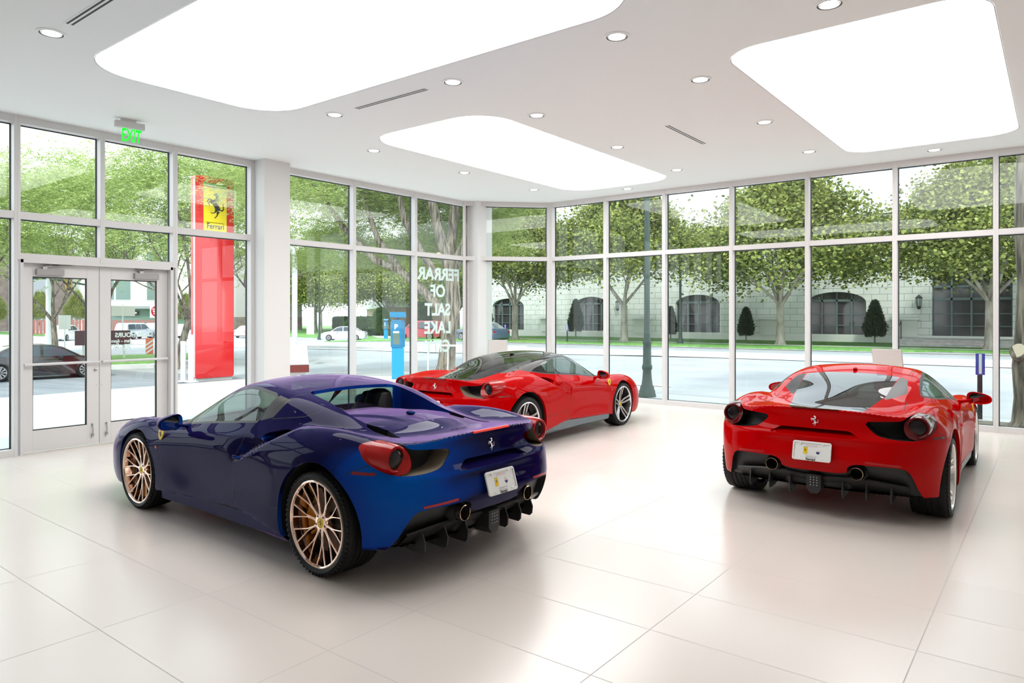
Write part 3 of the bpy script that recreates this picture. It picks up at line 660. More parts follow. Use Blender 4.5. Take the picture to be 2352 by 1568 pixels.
def cut_common(s):
    for (c, r) in ARCH:
        s.clip(lambda V, c=c, r=r: np.hypot(V[:, 0]-c[0], V[:, 2]-c[1])-r, 'body', lambda C, N: C[:, 1] > .45, 'arch')
    def well(V): o = np.zeros_like(V); o[:, 1] = .50-V[:, 1]; return o
    s.push('arch', lambda V: np.stack([0*V[:, 0], -.03+0*V[:, 0], 0*V[:, 0]], 1), 'body', 'arch2'); s.push('arch2', well, 'liner', 'liner')
    # tail lamp opening, ducts
    s.clip(poly_sd(smooth_poly(LAMP, 2), (1, 2)), 'body', rear_mask, 'lampcav')
    s.push('lampcav', lambda V: np.tile([.006, 0, 0], (len(V), 1)), 'gap', 'lampcav2')
    g = lambda V: np.minimum(np.hypot(V[:, 1]-.758, V[:, 2]-.822)-.097, .760-V[:, 1])
    s.clip(g, 'lampcav2', None, 'lens')
    s.push('lampcav2', lambda V: np.stack([.15+0*V[:, 0], .02*(V[:, 1] < .6)*0, .0*V[:, 0]], 1), 'ductwall', 'ductback')
    # lower black opening with the exhausts
    s.clip(poly_sd(DIFF, (1, 2)), 'body', lambda C, N: (C[:, 0] < -.25) & (N[:, 0] < -.02), 'diff')
    s.push('diff', lambda V: np.stack([.045+.03*sstep((V[:, 1]-.25)/.04), 0*V[:, 0], 0*V[:, 0]], 1), 'diffwall', 'diff')
    # slot under the crest badge
    SL = [(-.1,.766),(.262,.768),(.290,.760),(.372,.712),(.30,.704),(-.1,.702)]
    s.clip(poly_sd(SL, (1, 2)), 'body', rear_mask, 'slot')
    s.push('slot', lambda V: np.stack([.085*np.clip((V[:, 2]-.702)/.055, 0, 1)**.8*sstep((.385-V[:, 1])/.13), 0*V[:, 0], 0*V[:, 0]], 1), 'slotwall', 'slotin')
    # head lamps and lower grille
    s.clip(poly_sd(smooth_poly([(2.78,.80),(3.02,.85),(3.35,.80),(3.56,.68),(3.52,.60),(3.25,.66),(2.95,.70)], 1), (0, 1)), 'body', lambda C, N: (N[:, 2] > .1) & (C[:, 2] > .45) & (C[:, 0] > 2.7), 'headlamp')
    s.clip(poly_sd([(-.1,.17),(.60,.17),(.66,.30),(.30,.34),(-.1,.35)], (1, 2)), 'body', lambda C, N: (C[:, 0] > 3.2) & (N[:, 0] > .1), 'grille'); s.push('grille', lambda V: np.tile([-.06, 0, 0], (len(V), 1)), 'grillewall', 'grille')
    # reflectors and side markers
    # side intake hole
    IN = [(.80,.845),(.60,.905),(.50,.895),(.56,.850),(.70,.785)]
    s.clip(poly_sd(smooth_poly(IN, 2), (0, 2)), 'body', lambda C, N: C[:, 1] > .6, 'intake'); s.push('intake', lambda V: np.stack([0*V[:, 0]-.02, -.10+0*V[:, 0], 0*V[:, 0]], 1), 'intakewall', 'liner')
    # shut lines
    sm = lambda x0, x1, z0, z1: (lambda C, N: (C[:, 1] > .5) & (C[:, 0] > x0) & (C[:, 0] < x1) & (C[:, 2] > z0) & (C[:, 2] < z1) & (N[:, 1] > .15))
    Wd = .0028
    s.band(line_sd([(2.13,.10),(2.135,.24),(2.175,.45),(2.19,.60),(2.15,.72),(2.10,.80)], (0, 2)), Wd, 'body', sm(2.0, 2.3, .235, .79))
    s.band(line_sd([(.93,1.0),(.955,.90),(.99,.76),(1.06,.64),(1.065,.52),(1.03,.40),(1.005,.30),(1.0,.2)], (0, 2)), Wd, 'body', sm(.85, 1.2, .293, .915))
    s.band(line_sd([(.9,.300),(1.005,.293),(1.3,.268),(1.8,.246),(2.25,.232)], (0, 2)), Wd, 'body', sm(1.0, 2.14, .2, .32))
    s.band(line_sd([(.3,.385),(1.1,.415)], (0, 2)), Wd*.8, 'body', sm(.40, 1.04, .3, .5))
    s.band(line_sd([(-.6,.86),(-.30,.715)], (0, 2)), Wd, 'body', sm(-.44, -.30, .70, .80))
    s.band(line_sd([(-.47,.80),(-.43,.73),(-.36,.66),(-.2,.60),(.1,.575),(.9,.575)], (0, 1)), Wd, 'body', lambda C, N: (N[:, 2] > .3) & (C[:, 0] < .28) & (C[:, 0] > -.50) & (C[:, 1] > .5) & (C[:, 1] < .79))
def glasswork(s, side, rear_glass):
    P = offs(side, .016)
    s.clip(poly_sd(P, (0, 2)), 'body', side_mask, 'trim'); s.clip(poly_sd(side, (0, 2)), 'trim', None, 'sideglass')
    WS = [(1.68,-.1),(1.665,.3),(1.60,.50),(1.84,.61),(2.05,.70),(2.18,.735),(2.30,.66),(2.42,.42),(2.475,-.1)]
    s.clip(poly_sd(offs(WS, .02), (0, 1)), 'body', lambda C, N: (N[:, 2] > .2) & (C[:, 0] > 1.5) & (C[:, 2] > .75), 'trim'); s.clip(poly_sd(WS, (0, 1)), 'trim', lambda C, N: (C[:, 0] > 1.5) & (C[:, 1] < .78) & (N[:, 2] > .2), 'windscreen')
    if rear_glass:
        s.clip(poly_sd([(.80,.455),(.71,.515),(.40,.555),(.33,.52),(.10,.40),(.24,.40),(.76,.445)], (0, 1)), 'body', lambda C, N: (C[:, 2] > .9) & (N[:, 2] > -.2) & (C[:, 0] > 0), 'louvre')
        RG = [(.835,-.1),(.83,.25),(.79,.435),(.24,.405),(-.2,.335),(-.44,.312),(-.475,.20),(-.48,-.1)]
        s.clip(poly_sd(RG, (0, 1)), ('body', 'louvre'), lambda C, N: (N[:, 2] > .05) & (C[:, 2] > .86), 'rearglass')
    s.push('trim', lambda V: np.tile([0, 0, -.0], (len(V), 1)), 'trim', 'trim')
def build_shells():
    base = Shell(); cut_common(base)
    import copy
    A = copy.deepcopy(base); B = base
    # spider: recessed deck between the flying buttresses
    HO = [(.815,-.1),(.815,.395),(.79,.432),(.70,.440),(.4,.440),(.1,.440),(-.10,.41),(-.15,.33),(-.16,-.1)]
    B.clip(poly_sd(HO, (0, 1)), 'body', lambda C, N: C[:, 2] > .6, 'tub')
    B.push('tub', lambda V: np.stack([0*V[:, 0], 0*V[:, 0], np.minimum(zd(V[:, 0], V[:, 1])-V[:, 2], -.0)], 1), 'tubwall', 'body2')
    V, C, N = B.arr()
    for i, l in enumerate(B.L):
        if l == 'tubwall': B.L[i] = 'rearwin0' if (C[i][0] > .78 and abs(N[i][0]) > .7) else 'body2'
    zf = lambda V: V[:, 2]-(1.118-.10*V[:, 1]**2)
    B.clip(zf, 'rearwin0', None, 'rearwin')
    VT = [(.10,.462),(.07,.385),(-.05,.395),(-.20,.432),(-.31,.462),(-.30,.490),(-.10,.490)]
    B.clip(poly_sd(smooth_poly(VT, 1), (0, 1)), ('body', 'body2'), lambda C, N: (C[:, 2] > .8) & (N[:, 2] > .3), 'vent'); B.push('vent', lambda V: np.stack([0*V[:, 0], 0*V[:, 0], -.04+0*V[:, 0]], 1), 'ventwall', 'ventin')
    Wd = .0025
    B.band(line_sd([(.755,.0),(.765,.35),(.80,.60),(.86,.75),(.9,.9)], (0, 1)), Wd, 'body', lambda C, N: (C[:, 2] > 1.0) & (C[:, 0] > .6) & (C[:, 0] < 1.0))
    B.band(line_sd([(.34,1.10),(.52,.985),(.80,.955),(1.0,.945)], (0, 2)), Wd, 'body', lambda C, N: (C[:, 2] > .9) & (C[:, 0] < .80) & (C[:, 0] > .30) & (C[:, 1] > .55))
    B.band(lambda V: V[:, 0]-1.60+.08*V[:, 1]**2, Wd, 'body', lambda C, N: (C[:, 2] > 1.05) & (C[:, 0] > 1.4))
    # black pillar behind the door glass
    B.clip(poly_sd([(.93,.93),(.80,.965),(.775,1.085),(.93,1.11)], (0, 2)), 'body', side_mask, 'trim')
    glasswork(A, WIN_C, True); glasswork(B, WIN_S, False)
    # coupe: roof skin as a region of its own
    zb = lambda x: np.interp(x, [.3,.47,.95,1.45,1.95,2.2,2.3], [1.02,.972,.917,.872,.812,.785,.77])
    A.clip(lambda V: np.maximum(np.maximum(zb(V[:, 0])-V[:, 2], .385-V[:, 0]+.0*V[:, 1]), V[:, 0]-2.2), 'body', lambda C, N: C[:, 2] > .75, 'roof')
    A.band(lambda V: V[:, 0]-1.60+.08*V[:, 1]**2, Wd, ('roof',), lambda C, N: (C[:, 2] > 1.05) & (C[:, 0] > 1.4))
    A.band(lambda V: V[:, 1]-.50, Wd, ('roof',), lambda C, N: (C[:, 2] > 1.1) & (C[:, 0] > .86) & (C[:, 0] < 1.58))
    A.band(lambda V: V[:, 0]-.86, Wd, ('roof',), lambda C, N: (C[:, 2] > 1.1) & (C[:, 1] < .50))
    for S in (A, B): S.push('gap', lambda V: np.zeros((len(V), 3)), 'gap', 'gap')
    return A, B
SH_C, SH_S = build_shells()
# ================================================================ wheels
def tyre_mesh(rad, width, face_r):
    w = width/2; sh = .03
    prof = [(face_r-.004, w-.012), (face_r+.008, w-.004), (face_r+.03, w+.004), (rad-.035, w+.002), (rad-.014, w-.010), (rad-.003, w-.028), (rad, w-.045), (rad, -w+.045), (rad-.003, -w+.028), (rad-.02, -w+.004), (face_r, -w+.01)]
    mb = MB(); M = Matrix.Rotation(R(-90), 4, 'X')   # z -> +y
    # tread grooves
    P = prof[:7]; y = w-.045
    for gy in (.065, .022, -.022, -.065):
        P += [(rad, gy+.005), (rad-.007, gy+.004), (rad-.007, gy-.004), (rad, gy-.005)]
    P += prof[7:]
    mb.lathe(P, 72, M=M); n = 60
    for k in range(n):   # shoulder blocks
        a = 2*math.pi*k/n
        for sgn in (1, -1):
            c = Vector(((rad-.0125)*math.cos(a), sgn*(w-.028), (rad-.0125)*math.sin(a))); M2 = Matrix.Rotation(-a, 4, 'Y') @ Matrix.Rotation(R(18*sgn), 4, 'X')
            mb.box(c, (.014, .045, .022), M=M2)
    return mb
def make_wheel(parent, x, sgn, kind, rad, width, yface, front):
    t = bpy.data.objects.new('wheel', None); COL.objects.link(t); t.parent = parent; t.location = (x, sgn*(yface-width/2), rad); t.rotation_euler = (0, 0, 0 if sgn > 0 else math.pi); t.empty_display_size = .1
    rr = {'rose': .284, 'gun': .274, 'silver': .274}[kind]; hw = width/2
    met = {'rose': m_rose, 'gun': m_gun, 'silver': m_silv2}[kind]; lip = {'rose': m_rose, 'gun': m_silv, 'silver': m_silv2}[kind]
    tyre_mesh(rad, width, rr).build('tyre', m_rub, t, True)
    M = Matrix.Rotation(R(-90), 4, 'X')
    rb = MB().lathe([(rr+.004, hw-.016), (rr+.006, hw-.004), (rr, hw-.001), (rr-.008, hw-.004), (rr-.013, hw-.016)], 72, M=M); rb.build('rim_lip', lip, t, True)
    bb = MB().lathe([(rr-.012, hw-.014), (rr-.018, hw-.05), (rr-.030, hw-.09), (rr-.030, -hw+.02)], 64, M=M); bb.build('barrel', met if kind != 'gun' else m_gun, t, True)
    sp = MB(); dish = .035 if kind != 'rose' else .02; y0 = hw-.028-dish; y1 = hw-.012
    def rad_pt(r, a, y): return (r*math.cos(a), y, r*math.sin(a))
    def yy(r): u = max(0., (r-.05)/(rr-.05)); return y0+(y1-y0)*u**1.6
    def spoke(pts, wid, thk, m=0):
        # pts: (r, angle); flat-faced tapering bar
        q = [Vector(rad_pt(r, a, 0)) for r, a in pts]; n = len(q); V = []; 
        for i, (r, a) in enumerate(pts):
            d = (q[min(i+1, n-1)]-q[max(i-1, 0)]).normalized(); s_ = Vector((-d.z, 0, d.x)); w_ = wid[i]/2; y = yy(r)
            V += [q[i]+s_*w_*.6+Vector((0, y, 0)), q[i]-s_*w_*.6+Vector((0, y, 0)), q[i]-s_*w_+Vector((0, y-.006, 0)), q[i]-s_*w_+Vector((0, y-thk, 0)), q[i]+s_*w_+Vector((0, y-thk, 0)), q[i]+s_*w_+Vector((0, y-.006, 0))]
        F = [(i*6+j, i*6+(j+1) % 6, i*6+6+(j+1) % 6, i*6+6+j) for i in range(n-1) for j in range(6)]
        return V, F
    parts = []
    if kind == 'rose':
        n = 10
        for k in range(n):
            a = 2*math.pi*(k+.25)/n; mb = MB(); h = math.pi/n
            mb.add(*spoke([(.045, a), (.09, a), (.13, a)], [.030, .017, .018], .045))
            for s_ in (-1, 1):
                mb.add(*spoke([(.115, a+s_*.01), (.15, a+s_*.045), (.20, a+s_*.105), (rr-.006, a+s_*.165)], [.016, .011, .010, .012], .04))
            parts.append(mb)
    else:
        n = 5
        for k in range(n):
            a = 2*math.pi*k/n+R(90); mb = MB()
            for s_ in (-1, 1):
                mb.add(*spoke([(.045, a+s_*.22), (.09, a+s_*.22), (.15, a+s_*.20), (.21, a+s_*.135), (rr-.006, a+s_*.13)], [.018, .022, .024, .022, .030], .038))
            parts.append(mb)
    for mb in parts: mb.build('spoke', met, t, False, bevel=0.0015, seg=1)
    if kind == 'gun':
        ed = MB()
        for k in range(5):
            a = 2*math.pi*k/5+R(90)
            for s_ in (-1, 1):
                for q in (-1, 1):
                    pts = [(.05, a+s_*.22), (.09, a+s_*.22), (.15, a+s_*.20), (.21, a+s_*.135), (rr-.008, a+s_*.13)]
                    wd = [.018, .022, .024, .022, .030]; P = []
                    for (r, an), w_ in zip(pts, wd): P.append((r*math.cos(an)-q*w_*.36*math.sin(an), yy(r)+.001, r*math.sin(an)+q*w_*.36*math.cos(an)))
                    ed.tube(P, .0026, 5)
        ed.build('spoke_edge', m_silv, t)
    hub = MB().lathe([(.062, y0-.04), (.064, y0-.01), (.056, y0+.002), (.034, y0+.004), (.034, y0-.004), (.001, y0-.004)], 32, M=M); hub.build('hub', met, t, True)
    cap = MB().lathe([(.033, y0-.006), (.033, y0+.002), (.030, y0+.004), (.001, y0+.005)], 28, M=M).build('centre_cap', m_yel, t, True)
    hm = link_mesh('emblem', horse_mesh(.040, m_blk), cap); hm.location = (0, y0+.005, 0); hm.rotation_euler = (0, 0, math.pi)
    for k in range(5):
        bt = MB(); a = 2*math.pi*k/5+R(54); bt.lathe([(.0095, y0-.02), (.0095, y0+.001), (.007, y0+.004), (.001, y0+.004)], 8, M=M, org=(.048*math.cos(a), 0, .048*math.sin(a)))
        bt.build('wheel_bolt', m_dark if kind == 'rose' else m_silv, t)
    dr = .19; dk = MB().lathe([(.06, y0-.075), (.08, y0-.07), (dr-.06, y0-.075), (dr, y0-.075), (dr, y0-.105), (.06, y0-.105)], 56, M=M)
    for k in range(48):
        a = 2*math.pi*k/48; r = .145+.012*((k*7) % 3); dk.disc((r*math.cos(a), y0-.0745, r*math.sin(a)), .004, 6, M=M)
    dk.build('brake_disc', m_disc, t, True)
    cal = MB(); a0 = math.pi if (front) else 0.
    # caliper hugs the disc: front wheels behind the axle, rear wheels ahead of it
    ca = R(0) if (sgn > 0) == (not front) else math.pi
    pf = [(.145, -.105), (.225, -.105), (.232, -.06), (.225, -.045), (.145, -.045), (.138, -.06)]
    A = [ca+R(q) for q in np.linspace(-34, 34, 9)]; V = []; F = []
    for a in A:
        for r, y in pf: V.append((r*math.cos(a), y0+y-.012, r*math.sin(a)))
    for i in range(len(A)-1):
        for j in range(6): F.append((i*6+j, i*6+(j+1) % 6, i*6+6+(j+1) % 6, i*6+6+j))
    F += [tuple(range(6)), tuple(range(48, 54))]
    cal.add(V, F).build('brake_caliper', m_calY if kind == 'rose' else (m_calS if kind == 'gun' else m_calR), t, bevel=.004)
    MB().lathe([(rr-.04, -hw+.02), (.05, -hw+.03)], 40, M=M).build('inner_cover', m_mesh, t)
    return t
# ================================================================ the whole car
def surf(ax, p, q, s0, s1):
    """where the body surface lies along one axis: ax 0 -> x at (y, z), ax 1 -> y at (x, z)"""
    for _ in range(40):
        m_ = (s0+s1)/2; v = field(m_, p, q) if ax == 0 else field(p, m_, q)
        if v > 0: s0 = m_
        else: s1 = m_
    return s0
def car_strips(c, kind):
    for sg in (1, -1):
        V = []
        for k in range(13):
            t = k/12; y = .405+.25*t; za = .541-.016*t; zb_ = za-.018+.002*t
            for z, d in ((za, .001), (za-.001, -.003), (zb_+.001, -.003), (zb_, .001)): V.append((float(surf(0, y, z, -.3, -.95))+d, sg*y, z))
        MB().add(V, [(i*4+j, i*4+j+1, i*4+5+j, i*4+4+j) for i in range(12) for j in range(3)]+[(0,1,2,3), (48,49,50,51)]).build('bumper_reflector', m_refl, c)
        V = []
        for k in range(9):
            x = -.50+.15*k/8
            for z, d in ((.742, -.001), (.741, .003), (.725, .003), (.724, -.001)): V.append((x, sg*(float(surf(1, x, z, .5, 1.1))+d), z))
        MB().add(V, [(i*4+j, i*4+j+1, i*4+5+j, i*4+4+j) for i in range(8) for j in range(3)]+[(0,1,2,3), (32,33,34,35)]).build('side_marker', m_lens2 if kind == 'silver' else m_markr, c)
def make_car(name, shell, label, paint, roofm, kind, org, heading, spider):
    c = empty(name, org, heading, label, 'sports car')
    s = shell; dm = m_duct if kind != 'silver' else m_duct2; lens = m_lens if kind != 'silver' else m_lens2
    s.out('body_shell', ('body', 'body2', 'slotin', 'slotwall', 'rearwin0', 'gap', 'intakewall', 'liner', 'ventin', 'ventwall'),
          {'body': paint, 'body2': paint, 'slotin': paint, 'slotwall': m_gap, 'rearwin0': paint, 'gap': m_gap, 'intakewall': paint, 'liner': m_mesh, 'ventin': m_mesh, 'ventwall': m_mesh}, c)
    s.out('roof', ('roof',), {'roof': roofm}, c); s.out('window_trim', ('trim',), {'trim': m_satin}, c); s.out('louvre_panel', ('louvre',), {'louvre': m_satin}, c)
    s.out('side_window', ('sideglass',), {'sideglass': m_cglass}, c); s.out('windscreen', ('windscreen',), {'windscreen': m_cglass}, c)
    s.out('rear_window', ('rearglass', 'rearwin'), {'rearglass': m_cglass2, 'rearwin': m_cglass}, c)
    s.out('lamp_duct', ('ductwall', 'ductback'), {'ductwall': dm, 'ductback': m_mesh}, c)
    s.out('rear_bumper_insert', ('diff', 'diffwall'), {'diff': m_mesh, 'diffwall': m_mesh}, c)
    car_strips(c, kind)
    s.out('lamp_lens', ('lens',), {'lens': lens}, c); s.out('head_lamp', ('headlamp',), {'headlamp': m_lensd}, c); s.out('front_grille', ('grille', 'grillewall'), {'grille': m_mesh, 'grillewall': m_mesh}, c)
    X = Matrix.Rotation(R(-90), 4, 'Y')    # z -> -x
    for sg in (1, -1):
        yc = sg*.758
        o = MB(); o.lathe([(.104, .40), (.101, .49), (.094, .565), (.086, .590), (.076, .594), (.068, .588), (.064, .574)], 48, M=X, org=(0, yc, .822)); tl = o.build('tail_lamp', lens, c, True)
        o = MB(); o.lathe([(.066, .575), (.060, .580), (.030, .586), (.001, .588)], 40, M=X, org=(0, yc, .822)); o.build('lamp_core', m_lensd, tl, True)
        # exhaust
        o = MB(); o.lathe([(.050, .60), (.050, .785), (.0485, .789), (.046, .785), (.046, .62), (.001, .62)], 40, m=0, M=X, org=(0, sg*.341, .430)); ex_ = o.build('exhaust_pipe', m_mesh, c, True)
        o = MB(); o.lathe([(.0515, .772), (.0520, .790), (.0485, .794), (.0455, .788), (.0455, .775)], 40, M=X, org=(0, sg*.341, .430)); o.build('polished_rim', m_pipe, ex_, True)
        o = MB(); o.lathe([(.072, .60), (.070, .70), (.058, .745), (.052, .74)], 36, M=X, org=(0, sg*.345, .432)); o.build('pipe_shroud', m_mesh, c, True)
        # badge, repeater
        sh_ = [(-.040,.045),(-.02,.040),(0,.047),(.02,.040),(.040,.045),(.041,.0),(.030,-.030),(0,-.055),(-.030,-.030),(-.041,0)]
        yb = float(S_(np.array([2.18]), np.array([.722]))[0]) - .004
        o = MB().prism(smooth_poly(sh_, 1), -.004, .006, ax='y').build('fender_shield', m_yel, c, bevel=.0015); place(o, (2.18, sg*(yb+.004), .722), (0, sg, .12))
        h = link_mesh('horse_emblem', horse_mesh(.062, m_blk), o); h.location = (0, -.006, -.002)
        yb = float(S_(np.array([2.255]), np.array([.602]))[0])
        MB().sphere((2.255, sg*(yb-.002), .602), .014, 10, sc=(1,.5,1)).build('side_repeater', m_orange, c, True)
        # door handle: small blade with a dark scoop above it
        yb = float(S_(np.array([1.04]), np.array([.66]))[0])
        o = MB(); o.tube([(.955, sg*(yb-.012), .660), (.985, sg*(yb+.008), .667), (1.04, sg*(yb+.014), .668), (1.085, sg*(yb-.012), .660)], 0, 10, rr=[.004, .011, .012, .004]); o.build('door_handle', paint, c, True)
        # mirror
        o = MB(); o.tube([(1.93, sg*.83, .80), (1.90, sg*.90, .815), (1.875, sg*.97, .835)], 0, 12, rr=[.030, .020, .022]); o.v = [(x, y, .81+(z-.81)*.8) for x, y, z in o.v]; arm = o.build('mirror_arm', paint, c, True)
        V = []; n = 20; prof = [(1.955, .15), (1.945, .55), (1.92, .82), (1.88, .97), (1.845, 1.0), (1.832, .97), (1.838, .90), (1.842, .76)]
        for px_, k in prof:
            for j in range(n):
                a = 2*math.pi*j/n; yy_ = math.cos(a); zz_ = math.sin(a); yy_ = math.copysign(abs(yy_)**.7, yy_); zz_ = math.copysign(abs(zz_)**.75, zz_)
                hgt = .066*(1-.28*yy_) if zz_ > 0 else .060*(1-.15*yy_)
                V.append((px_-.040*yy_, sg*(1.035+.118*k*yy_), .852+hgt*k*zz_))
        F = [(i*n+j, i*n+(j+1) % n, (i+1)*n+(j+1) % n, (i+1)*n+j) for i in range(len(prof)-1) for j in range(n)]
        mh = MB().add(V, F).build('door_mirror', paint, c, True)
        MB().add([(x-.001, y+sg*.006, z) for x, y, z in V[-n:]], [tuple(range(n))]).build('mirror_glass', m_mirror, mh)
        # side skirt and seat
        SK = [(.37,.20),(.55,.228),(.9,.275),(1.4,.262),(2.2,.235)]; V = []
        for x, z in SK:
            y = float(S_(np.array([x]), np.array([z+.02]))[0])-.012; V += [(x, sg*y, z), (x, sg*(y-.01), .165+.02*(x < .6)), (x, sg*(y-.06), .14), (x, sg*(y-.2), .14)]
        MB().add(V, [(i*4+j, i*4+j+1, i*4+5+j, i*4+4+j) for i in range(4) for j in range(3)]).build('side_skirt', m_skirt if kind != 'rose' else paint, c, True)
        seat = MB(); sx = 1.28; sy = sg*.37
        P1 = [(sx+.05, sy, .36), (sx-.12, sy, .50), (sx-.22, sy, .72), (sx-.29, sy, .92), (sx-.32, sy, 1.03)]; seat.tube(P1, 0, 14, rr=[.16, .22, .24, .16, .11]); seat.tube([(sx+.42, sy, .40), (sx+.2, sy, .36), (sx, sy, .36)], 0, 12, rr=[.17, .22, .22])
        seat.v = [(P[0] if True else 0, sy+(P[1]-sy)*1.0, P[2]) for P in seat.v]
        seat.v = [(x, y, z) for x, y, z in seat.v]
        seat.build('seat', m_seat if kind == 'silver' else m_int, c, True)
        for front, x in ((False, 0.), (True, 2.652)):
            make_wheel(c, x, sg, kind, .348 if not front else .340, .30 if not front else .245, .955 if not front else .962, front)
    # cabin
    cb = MB(); cb.b2((.78, -.70, .25), (2.3, .70, .33)); cb.b2((.72, -.62, .25), (.80, .62, .90))
    for sg in (1, -1): cb.b2((.8, sg*.76, .25), (2.15, sg*.74, .76)); cb.b2((1.0, sg*.05, .3), (2.0, sg*.16, .52))
    cb.build('cabin_lining', m_int, c)
    da = MB(); P = [(1.86,.80),(1.80,.78),(1.77,.72),(1.82,.60),(1.95,.50),(2.3,.5),(2.42,.78),(2.2,.815)]; da.prism(P, -.72, .72, ax='y'); da.v = [(x, y, z) for x, y, z in da.v]; da.build('dashboard', m_dash, c, bevel=.02)
    st = MB(); q = [Vector((0, .17*math.cos(a), .17*math.sin(a))) for a in np.linspace(0, 2*math.pi, 25)]; Mt = Matrix.Translation((1.66, .37, .76)) @ Matrix.Rotation(R(22), 4, 'Y')
    st.tube([Mt @ p for p in q], .016, 10, cap=False)
    for a in (0, 180, 270): st.tube([Mt @ Vector((0, 0, 0)), Mt @ Vector((0, .16*math.cos(R(a)), .16*math.sin(R(a))))], .014, 6)
    st.sphere(Mt @ Vector((0, 0, 0)), .05, 8); st.build('steering_wheel', m_int, c, True)
    # rear lower trim
    dp = MB(); V = []
    for y, z in zip((-.70,-.45,-.28,0,.28,.45,.70), (.34,.375,.385,.36,.385,.375,.34)):
        xr = float(R_(np.array([abs(y)]), np.array([z]))[0]); V += [(xr+.028, y, z), (xr+.020, y, z-.012), (xr+.12, y, z-.10), (xr+.40, y, z-.15)]
    dp.add(V, [(i*4+j, i*4+j+1, i*4+5+j, i*4+4+j) for i in range(6) for j in range(3)]); dp.build('diffuser_plate', m_satin, c, True)
    for y in (-.575, -.395, -.215, .215, .395, .575):
        xr = float(R_(np.array([abs(y)]), np.array([.30]))[0]); zb_ = .185
        P = [(xr+.02, .345), (xr-.018, .26), (xr-.012, .205), (xr+.01, zb_), (xr+.14, zb_+.005), (xr+.34, .23), (xr+.34, .30)]
        MB().prism(P, y-.006, y+.006, ax='y').build('diffuser_fin', m_satin, c, bevel=.003)
    fb = MB(); fb.prism([(-.058,.055),(.058,.055),(.060,-.06),(.03,-.105),(-.03,-.105),(-.060,-.06)], -.755, -.60, ax='x', org=(0, 0, .318)); fo = fb.build('fog_lamp', m_mesh, c, bevel=.004)
    dd = MB()
    for a in range(3):
        for b in range(4): dd.sphere((-.756, (a-1)*.026, .350-b*.022), .0055, 6)
    dd.build('lamp_dots', m_gtxt, fo, True)
    # badge, script, number plate
    xh = float(R_(np.array([0.]), np.array([.832]))[0]); h = link_mesh('horse_badge', horse_mesh(.088, m_chr, .3), c); place(h, (xh-.006, 0, .832), (-1, 0, .08))
    pl = bpy.data.objects.new('number_plate', None); COL.objects.link(pl); pl.parent = c; pl.empty_display_size = .1; place(pl, (-.815, 0, .582), (-1, 0, .30))
    MB().prism(rrect(.305, .157, .014), -.004, .004, ax='y').build('plate_panel', m_plate, pl)
    n_ = 28; Q0 = rrect(.312, .164, .018); Q1 = rrect(.286, .128, .006, cy=.002); L = len(Q0); f = MB(); f.add([(x, -.006, z) for x, z in Q0]+[(x, -.010, z) for x, z in rrect(.306, .158, .016)]+[(x, -.010, z) for x, z in Q1]+[(x, -.005, z) for x, z in Q1], [(k*L+i, k*L+(i+1) % L, k*L+L+(i+1) % L, k*L+L+i) for k in range(3) for i in range(L)]); f.build('plate_frame', m_plate, pl)
    sc_ = MB()
    for sx, sz in ((-.09,.060),(.09,.060),(-.09,-.062),(.09,-.062)): sc_.sphere((sx, -.010, sz), .0065, 8)
    sc_.build('plate_screw', m_chr, pl, True)
    def put(me, x, z, par=pl, y=-.0125):
        o = link_mesh('printed_mark', me, par); o.location = (x, y, z); return o
    def txt(t_, size, x, z, m, sx=1., bold=0.):
        me = text_mesh(t_, size, .0003, bold=bold, sx=sx); me.transform(Matrix.Rotation(R(90), 4, 'X')); me.materials.append(m); return put(me, x, z)
    txt('Ferrari', .030, -.004, -.071, m_blk, .92, .0006); MB().b2((-.045, -.0128, -.0585), (.038, -.0122, -.0573)).build('printed_mark', m_blk, pl)
    txt('ferrarislc.com', .0175, 0, .047, m_pred, .95); txt('maseratislc.com', .0155, 0, -.043, m_gtxt, .9)
    yb_ = MB().b2((-.068, -.006, -.026), (-.035, -.0045, .030)).build('yellow_crest', m_yel, pl); fl = MB(); fl.b2((-.068, -.0062, .030), (-.035, -.0045, .0325)); fl.build('crest_stripe', m_grn, yb_)
    hh = link_mesh('crest_horse', horse_mesh(.028, m_blk), yb_); hh.location = (-.0515, -.0065, .006)
    E1 = [(math.cos(a)*.016, math.sin(a)*.024) for a in np.linspace(0, 2*math.pi, 28)[:-1]]
    ov = MB().prism(E1, -.0058, -.0045, ax='y', org=(.050, 0, .004)).build('oval_crest', m_wht, pl)
    MB().prism([(math.cos(a)*.0155, math.sin(a)*.0235) for a in np.linspace(math.pi*1.05, math.pi*1.95, 16)], -.0062, -.0058, ax='y', org=(.050, 0, .002)).build('oval_base', m_navy, ov)
    tr_ = MB()
    for dx in (-.007, 0, .007): tr_.b2((.050+dx-.0008, -.0064, .002), (.050+dx+.0008, -.006, .018-.002*(dx != 0)))
    tr_.b2((.042, -.0064, .002), (.058, -.006, .0035)); tr_.b2((.0492, -.0064, -.004), (.0508, -.006, .004)); tr_.build('trident', m_pred, ov)
    # high brake light under the lip, antenna, deck script
    V = []; ys = np.linspace(-.19, .19, 17)
    for y in ys:
        xr = float(R_(np.array([abs(y)]), np.array([.93]))[0]); V += [(xr+.012, y, .943), (xr-.006, y, .942), (xr-.008, y, .930), (xr+.01, y, .924)]
    MB().add(V, [(i*4+j, i*4+j+1, i*4+5+j, i*4+4+j) for i in range(16) for j in range(3)]+[(0,1,2,3), (64,65,66,67)]).build('high_brake_light', m_chm if spider else m_lens2, c)
